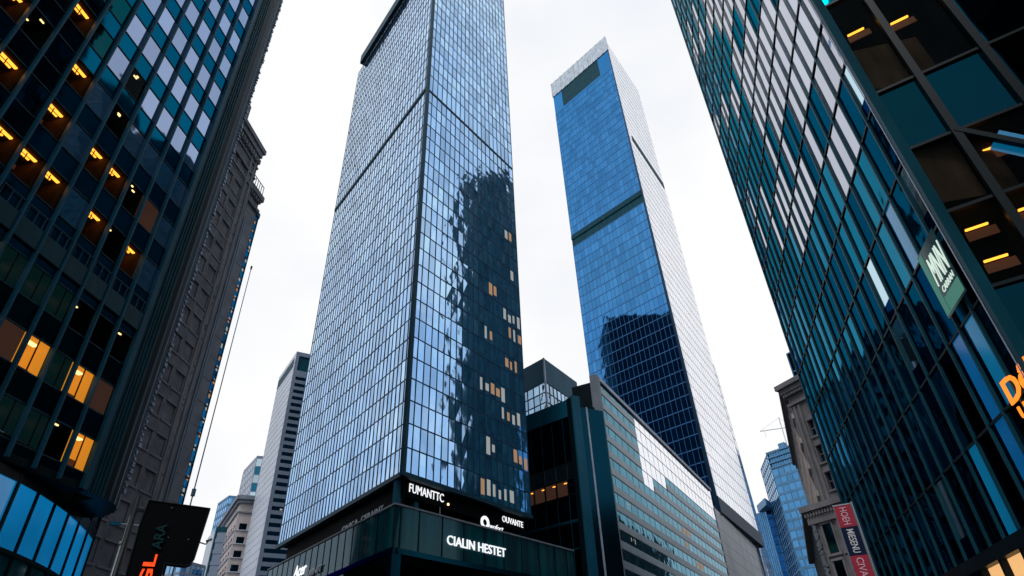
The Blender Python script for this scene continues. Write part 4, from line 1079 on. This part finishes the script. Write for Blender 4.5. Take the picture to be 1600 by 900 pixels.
    grid(B, p, steps(0, p.len, 7), steps(0, zt, 15), lambda i, j: M['blueT'], M['blueL'], .15, .1, .2, .1)
    b = MB(); b.prism([(c[0]+.1, c[1]+.3), (r[0], r[1]+.3), (r[0], r[1]+14), pt(26.45, 116)], 0, zt-.05); B.part(b, 'core_wall', M['B_dark'])
    b = MB(); b.prism([pt(26.55, 109), pt(30, 106), pt(30, 116), pt(26.6, 116)], zt, 1.7+109*.535); B.part(b, 'upper_setback', M['blueT'])
    B.flush(40)
far_right()

# ------------------------------------------------------------------ added unseen blocks, placed to darken reflections in the glass
def plain_tower(name, label, pts, H, mat, mull, n=8, fl=3.6):
    c = pts[0]; B = Building(name, label, c)
    for i in range(len(pts)):
        a, b = pts[i], pts[(i+1) % len(pts)]
        p = Plane(a, b, 1); k = max(2, int(p.len/3))
        grid(B, p, steps(0, p.len, k), steps(0, H, int(H/fl)), lambda i, j: mat, mull, .2, .15, .9, .1)
    cx = sum(p[0] for p in pts)/len(pts); cy = sum(p[1] for p in pts)/len(pts)
    b = MB(); b.prism([(p[0]+(cx-p[0])*.02, p[1]+(cy-p[1])*.02) for p in pts], 0, H); B.part(b, 'core_wall', M['L_body'])
    B.flush(0)
    return B
def ring(cx, cy, r, n=14): return [(cx+r*cos(2*pi*i/n), cy+r*sin(2*pi*i/n)) for i in range(n)]
plain_tower('added_round_tower', 'added unseen round tower behind the right tower, darkening reflections in the glass facades', ring(102, 114, 20), 158, M['B_dark'], M['R_mull'])
plain_tower('added_round_tower', 'added unseen slimmer taller round tower behind the right tower, darkening reflections in the left tower', ring(108, 98, 12), 176, M['B_dark'], M['R_mull'])
plain_tower('added_office_block', 'added unseen dark block on the far side of the street, darkening reflections in the striped block', [(52, 98), (68, 94), (114, 172), (96, 180)], 44, M['B_dark'], M['R_mull'])
plain_tower('added_office_block', 'added unseen dark block behind the gridded tower, darkening reflections in the blue tower', [(-38, 122), (-16, 122), (-16, 150), (-38, 150)], 128, M['B_dark'], M['R_mull'])
plain_tower('added_office_block', 'added unseen dark block behind the viewer, darkening reflections in the right tower corner', [(-5, -70), (50, -62), (46, -40), (-5, -46)], 42, M['B_dark'], M['R_mull'])
plain_tower('added_office_block', 'added unseen dark block across the street behind the viewer, darkening reflections in the left tower', [(14, -30), (50, -30), (48, 4), (18, 4)], 62, M['B_dark'], M['R_mull'])

# ------------------------------------------------------------------ street furniture
def at(azd, tan, d): x, y = pt(azd, d); return Vector((x, y, 1.7+d*tan))
def street():
    # slender flagpole
    b = at(-28.08, 0, 30)
    t = thing('flagpole', 'tall thin blue grey mast rising against the sky behind the black sign', 'pole', (b.x, b.y, 0))
    m = MB(); m.bar((b.x, b.y, 0), (b.x, b.y, 22.4), .036, 8, .02); m.build('mast', M['mast'], t, True)
    m = MB(); m.bar((b.x, b.y, 22.4), (b.x, b.y, 22.6), .05, 8); m.build('finial', M['mast'], t)
    m = MB(); m.bar((b.x, b.y, 10.2), (b.x, b.y, 10.5), .09, 8); m.build('clamp', M['mast'], t)
    m = MB(); m.bar((b.x, b.y, .13), (b.x, b.y, .7), .15, 10); m.build('base', M['mast'], t)
    # black box sign on pole, L shaped
    d = 16.
    A = at(-31.0, .1, d); e = Vector((cos(radians(-29)), -sin(radians(-29)), 0)); e = Vector((cos(radians(29)), sin(radians(29)), 0))
    bx_, by_ = A.x, A.y
    def Q(t, z, o=0): return Vector((bx_+e.x*t+e.y*o, by_+e.y*t-e.x*o, z))
    t = thing('hanging_sign', 'large black L shaped sign box with red vertical letters at the lower left', 'sign', (bx_, by_, 0))
    m = MB()
    def pb(m, t0, t1, z0, z1, o0, o1): m.hexa([Q(t0, z0, o0), Q(t1, z0, o0), Q(t1, z0, o1), Q(t0, z0, o1), Q(t0, z1, o0), Q(t1, z1, o0), Q(t1, z1, o1), Q(t0, z1, o1)])
    # lower leg and upper body as one outline
    zb, zm, zt = 2.4, 4.78, 5.98
    r = .14
    out = [(0, zb), (.62, zb), (.62, zm-.02), (1.16-r, zm-.05), (1.16-r*.3, zm-.05+r*.3), (1.16, zm+r-.05), (1.24, zt-.02), (-.02, zt+.04), (-.06, zt-.5)]
    k = len(out); m.v = [tuple(Q(a, z, .12)) for a, z in out]+[tuple(Q(a, z, -.12)) for a, z in out]
    m.f = [tuple(range(k)), tuple(range(2*k-1, k-1, -1))]+[(i, (i+1) % k, (i+1) % k+k, i+k) for i in range(k)]; m.sh = [0.]*len(m.f)
    m.build('sign_box', M['blackmatt'], t)
    m = MB()
    for i in range(k):
        a, b2 = out[i], out[(i+1) % k]; m.bar(Q(a[0], a[1], .125), Q(b2[0], b2[1], .125), .012, 6)
    m.build('edge_trim', M['black'], t)
    up = Vector((0, 0, 1)); xl = -e
    # vertical lettering reads upward: text x axis runs up, text y axis runs to the left
    text('lettering', 'ZGL', Q(.44, 3.92, .14), up, xl, 1.0, .23, M['redneon'], t, .03, .02)
    text('dark_lettering', 'ARA', Q(.47, 5.02, .14), up, xl, .52, .2, M['darkteal_t'], t, .03, .02)
    m = MB(); m.bar(Q(-.25, 0, -.3), Q(-.25, 6.2, -.3), .07, 10, .06); m.build('support_pole', M['black'], t, True)
    m = MB(); m.sbar(Q(-.3, 5.9, -.3), Q(.9, 5.9, -.16), .05, .05); m.sbar(Q(-.3, 3.2, -.3), Q(.3, 3.2, -.16), .05, .05); m.build('bracket', M['black'], t)
    m = MB()
    for x, z in ((.55, 5.28), (.95, 5.27), (.46, 5.9)): m.bar(Q(x, z, .12), Q(x, z, .14), .012, 6)
    m.build('rivet', M['column'], t)
    # small camera on sign
    c = Q(1.2, 5.25, 0)
    s = thing('security_camera', 'small white security camera on a short arm at the right edge of the black sign', 'camera', tuple(c))
    m = MB(); m.bar(c, c+e*.13+up*-.03, .014, 6); m.bar(c+e*.13+up*-.03, c+e*.17+up*.05, .014, 6); m.build('arm', M['steel'], s)
    m = MB(); m.bar(c+e*.12+up*.03, c+e*.23+up*.09, .028, 8); m.build('camera_body', M['steel'], s, True)
    # lamp post
    b = at(-32.0, 0, 17); z = 1.7+17*.213
    t = thing('lamp_post', 'slim pale metal post with a cross bracket, left of the black sign', 'lamp post', (b.x, b.y, 0))
    m = MB(); m.bar((b.x, b.y, 0), (b.x, b.y, z), .055, 12, .045); m.build('post', M['steel'], t, True)
    m = MB(); m.bar((b.x, b.y, z), (b.x, b.y, z+.05), .075, 12); m.bar((b.x, b.y, z+.05), (b.x, b.y, z+.62), .028, 8); m.build('post_cap', M['column'], t)
    a0 = Vector((b.x, b.y, z+.42)); l = a0-e*.32; r_ = a0+e*.42
    m = MB(); m.bar(l, r_, .02, 6); m.bar(r_, r_+e*.16-up*.07, .012, 6); m.bar(r_+e*.1, r_+e*.22+up*.0, .01, 6); m.build('cross_bracket', M['column'], t)
    m = MB(); m.sbar(l-e*.04, l+e*.16, .09, .07); m.build('junction_box', M['teal'], t)
    # banner sign on right
    d = 42.
    Pq = lambda azd, tn: at(azd, tn, d)
    x = Vector((cos(radians(26.5)), -sin(radians(26.5)), 0)); o = at(25.95, 0, d)
    def V(t, z, q=0): return Vector((o.x+x.x*t+(-x.y)*0 - q*sin(radians(26.5)), o.y+x.y*t-q*cos(radians(26.5)), z))
    t = thing('banner_sign', 'tall hanging banner in red, navy and red panels with pale vertical lettering', 'sign', (o.x, o.y, 0))
    w = .9; zs = [(11.45, 10.25, 'red'), (10.23, 8.72, 'navy'), (8.70, 6.9, 'red')]
    words = [('HOEH', 'pink'), ('MIESENU', 'cream'), ('CIVARU', 'pink')]
    for (z1, z0, m_), (wd, lm) in zip(zs, words):
        m = MB(); a = [V(0, z0), V(w, z0), V(w, z0, -.1), V(0, z0, -.1), V(0, z1), V(w, z1), V(w, z1, -.1), V(0, z1, -.1)]; m.hexa(a)
        p = m.build('banner_panel', M[m_], t)
        h = z1-z0
        text('lettering', wd, V(w*.28, z1-.12, .02), -up, x, h-.24, w*.42, M[lm], t, .02, .01)
    m = MB()
    for xx in (-.03, w+.03): m.sbar(V(xx, 6.6, -.05), V(xx, 11.55, -.05), .04, .06, (1, 0, 0))
    m.sbar(V(-.05, 11.5, -.05), V(w+.05, 11.5, -.05), .05, .05); m.build('frame', M['steel'], t)
    m = MB(); m.bar(V(w+.1, 0, -.1), V(w+.1, 11.6, -.1), .05, 8); m.build('pole', M['column'], t, True)
street()

# ------------------------------------------------------------------ world: bright overcast with blue gaps away from the view
w = bpy.data.worlds.new('World'); S.world = w; w.use_nodes = True; nt = w.node_tree; nt.nodes.clear()
N = nt.nodes.new; Lk = nt.links.new
out = N('ShaderNodeOutputWorld'); bg = N('ShaderNodeBackground')
sky = N('ShaderNodeTexSky'); sky.sky_type = 'NISHITA'; sky.sun_disc = False; sky.sun_elevation = radians(52); sky.sun_rotation = radians(-150); sky.dust_density = 1.5
tc = N('ShaderNodeTexCoord')
mp = N('ShaderNodeMapping'); mp.inputs['Scale'].default_value = (1, 1, 1.6); Lk(tc.outputs['Generated'], mp.inputs['Vector'])
n1 = N('ShaderNodeTexNoise'); n1.inputs['Scale'].default_value = 2.6; n1.inputs['Detail'].default_value = 7; n1.inputs['Roughness'].default_value = .55; n1.inputs['Distortion'].default_value = .3
Lk(mp.outputs[0], n1.inputs['Vector'])
cr = N('ShaderNodeMapRange'); cr.interpolation_type = 'SMOOTHSTEP'; cr.inputs['From Min'].default_value = .38; cr.inputs['From Max'].default_value = .62; Lk(n1.outputs['Fac'], cr.inputs['Value'])
dt = N('ShaderNodeVectorMath'); dt.operation = 'DOT_PRODUCT'; v = Vector((.02, .81, .58)).normalized(); dt.inputs[1].default_value = v; Lk(tc.outputs['Generated'], dt.inputs[0])
fr = N('ShaderNodeMapRange'); fr.interpolation_type = 'SMOOTHSTEP'; fr.inputs['From Min'].default_value = .45; fr.inputs['From Max'].default_value = .78; Lk(dt.outputs['Value'], fr.inputs['Value'])
mxf = N('ShaderNodeMath'); mxf.operation = 'MAXIMUM'; Lk(cr.outputs[0], mxf.inputs[0]); Lk(fr.outputs[0], mxf.inputs[1])
# cloud brightness
n2 = N('ShaderNodeTexNoise'); n2.inputs['Scale'].default_value = 1.7; n2.inputs['Detail'].default_value = 5; Lk(mp.outputs[0], n2.inputs['Vector'])
cc = N('ShaderNodeValToRGB'); cc.color_ramp.elements[0].position = .36; cc.color_ramp.elements[1].position = .56
cc.color_ramp.elements[0].color = (.84, .875, .94, 1); cc.color_ramp.elements[1].color = (1.0, 1.0, 1.005, 1); Lk(n2.outputs['Fac'], cc.inputs['Fac'])
sk = N('ShaderNodeVectorMath'); sk.operation = 'SCALE'; sk.inputs['Scale'].default_value = .04; Lk(sky.outputs[0], sk.inputs[0])
ad = N('ShaderNodeVectorMath'); ad.operation = 'ADD'; ad.inputs[1].default_value = (.48, .60, .74); Lk(sk.outputs[0], ad.inputs[0])
mx = N('ShaderNodeMix'); mx.data_type = 'RGBA'; Lk(mxf.outputs[0], mx.inputs['Factor']); Lk(ad.outputs[0], mx.inputs['A']); Lk(cc.outputs['Color'], mx.inputs['B'])
Lk(mx.outputs['Result'], bg.inputs['Color']); bg.inputs['Strength'].default_value = 1.0
Lk(bg.outputs[0], out.inputs[0])

sd = bpy.data.lights.new('sun', 'SUN'); sd.energy = .9; sd.angle = radians(12); sd.color = (1, .97, .93)
so = bpy.data.objects.new('sun', sd); COL.objects.link(so)
a, el = radians(-150), radians(52)
dirn = Vector((sin(a)*cos(el), cos(a)*cos(el), sin(el)))
so.rotation_euler = dirn.to_track_quat('Z', 'Y').to_euler(); so.location = (0, 0, 150)

S.view_settings.view_transform = 'Standard'; S.view_settings.look = 'None'; S.view_settings.exposure = 0; S.view_settings.gamma = 1
S.render.engine = 'CYCLES'
S.cycles.max_bounces = 8; S.cycles.glossy_bounces = 4; S.cycles.transparent_max_bounces = 6; S.cycles.diffuse_bounces = 3
S.cycles.sample_clamp_indirect = 6
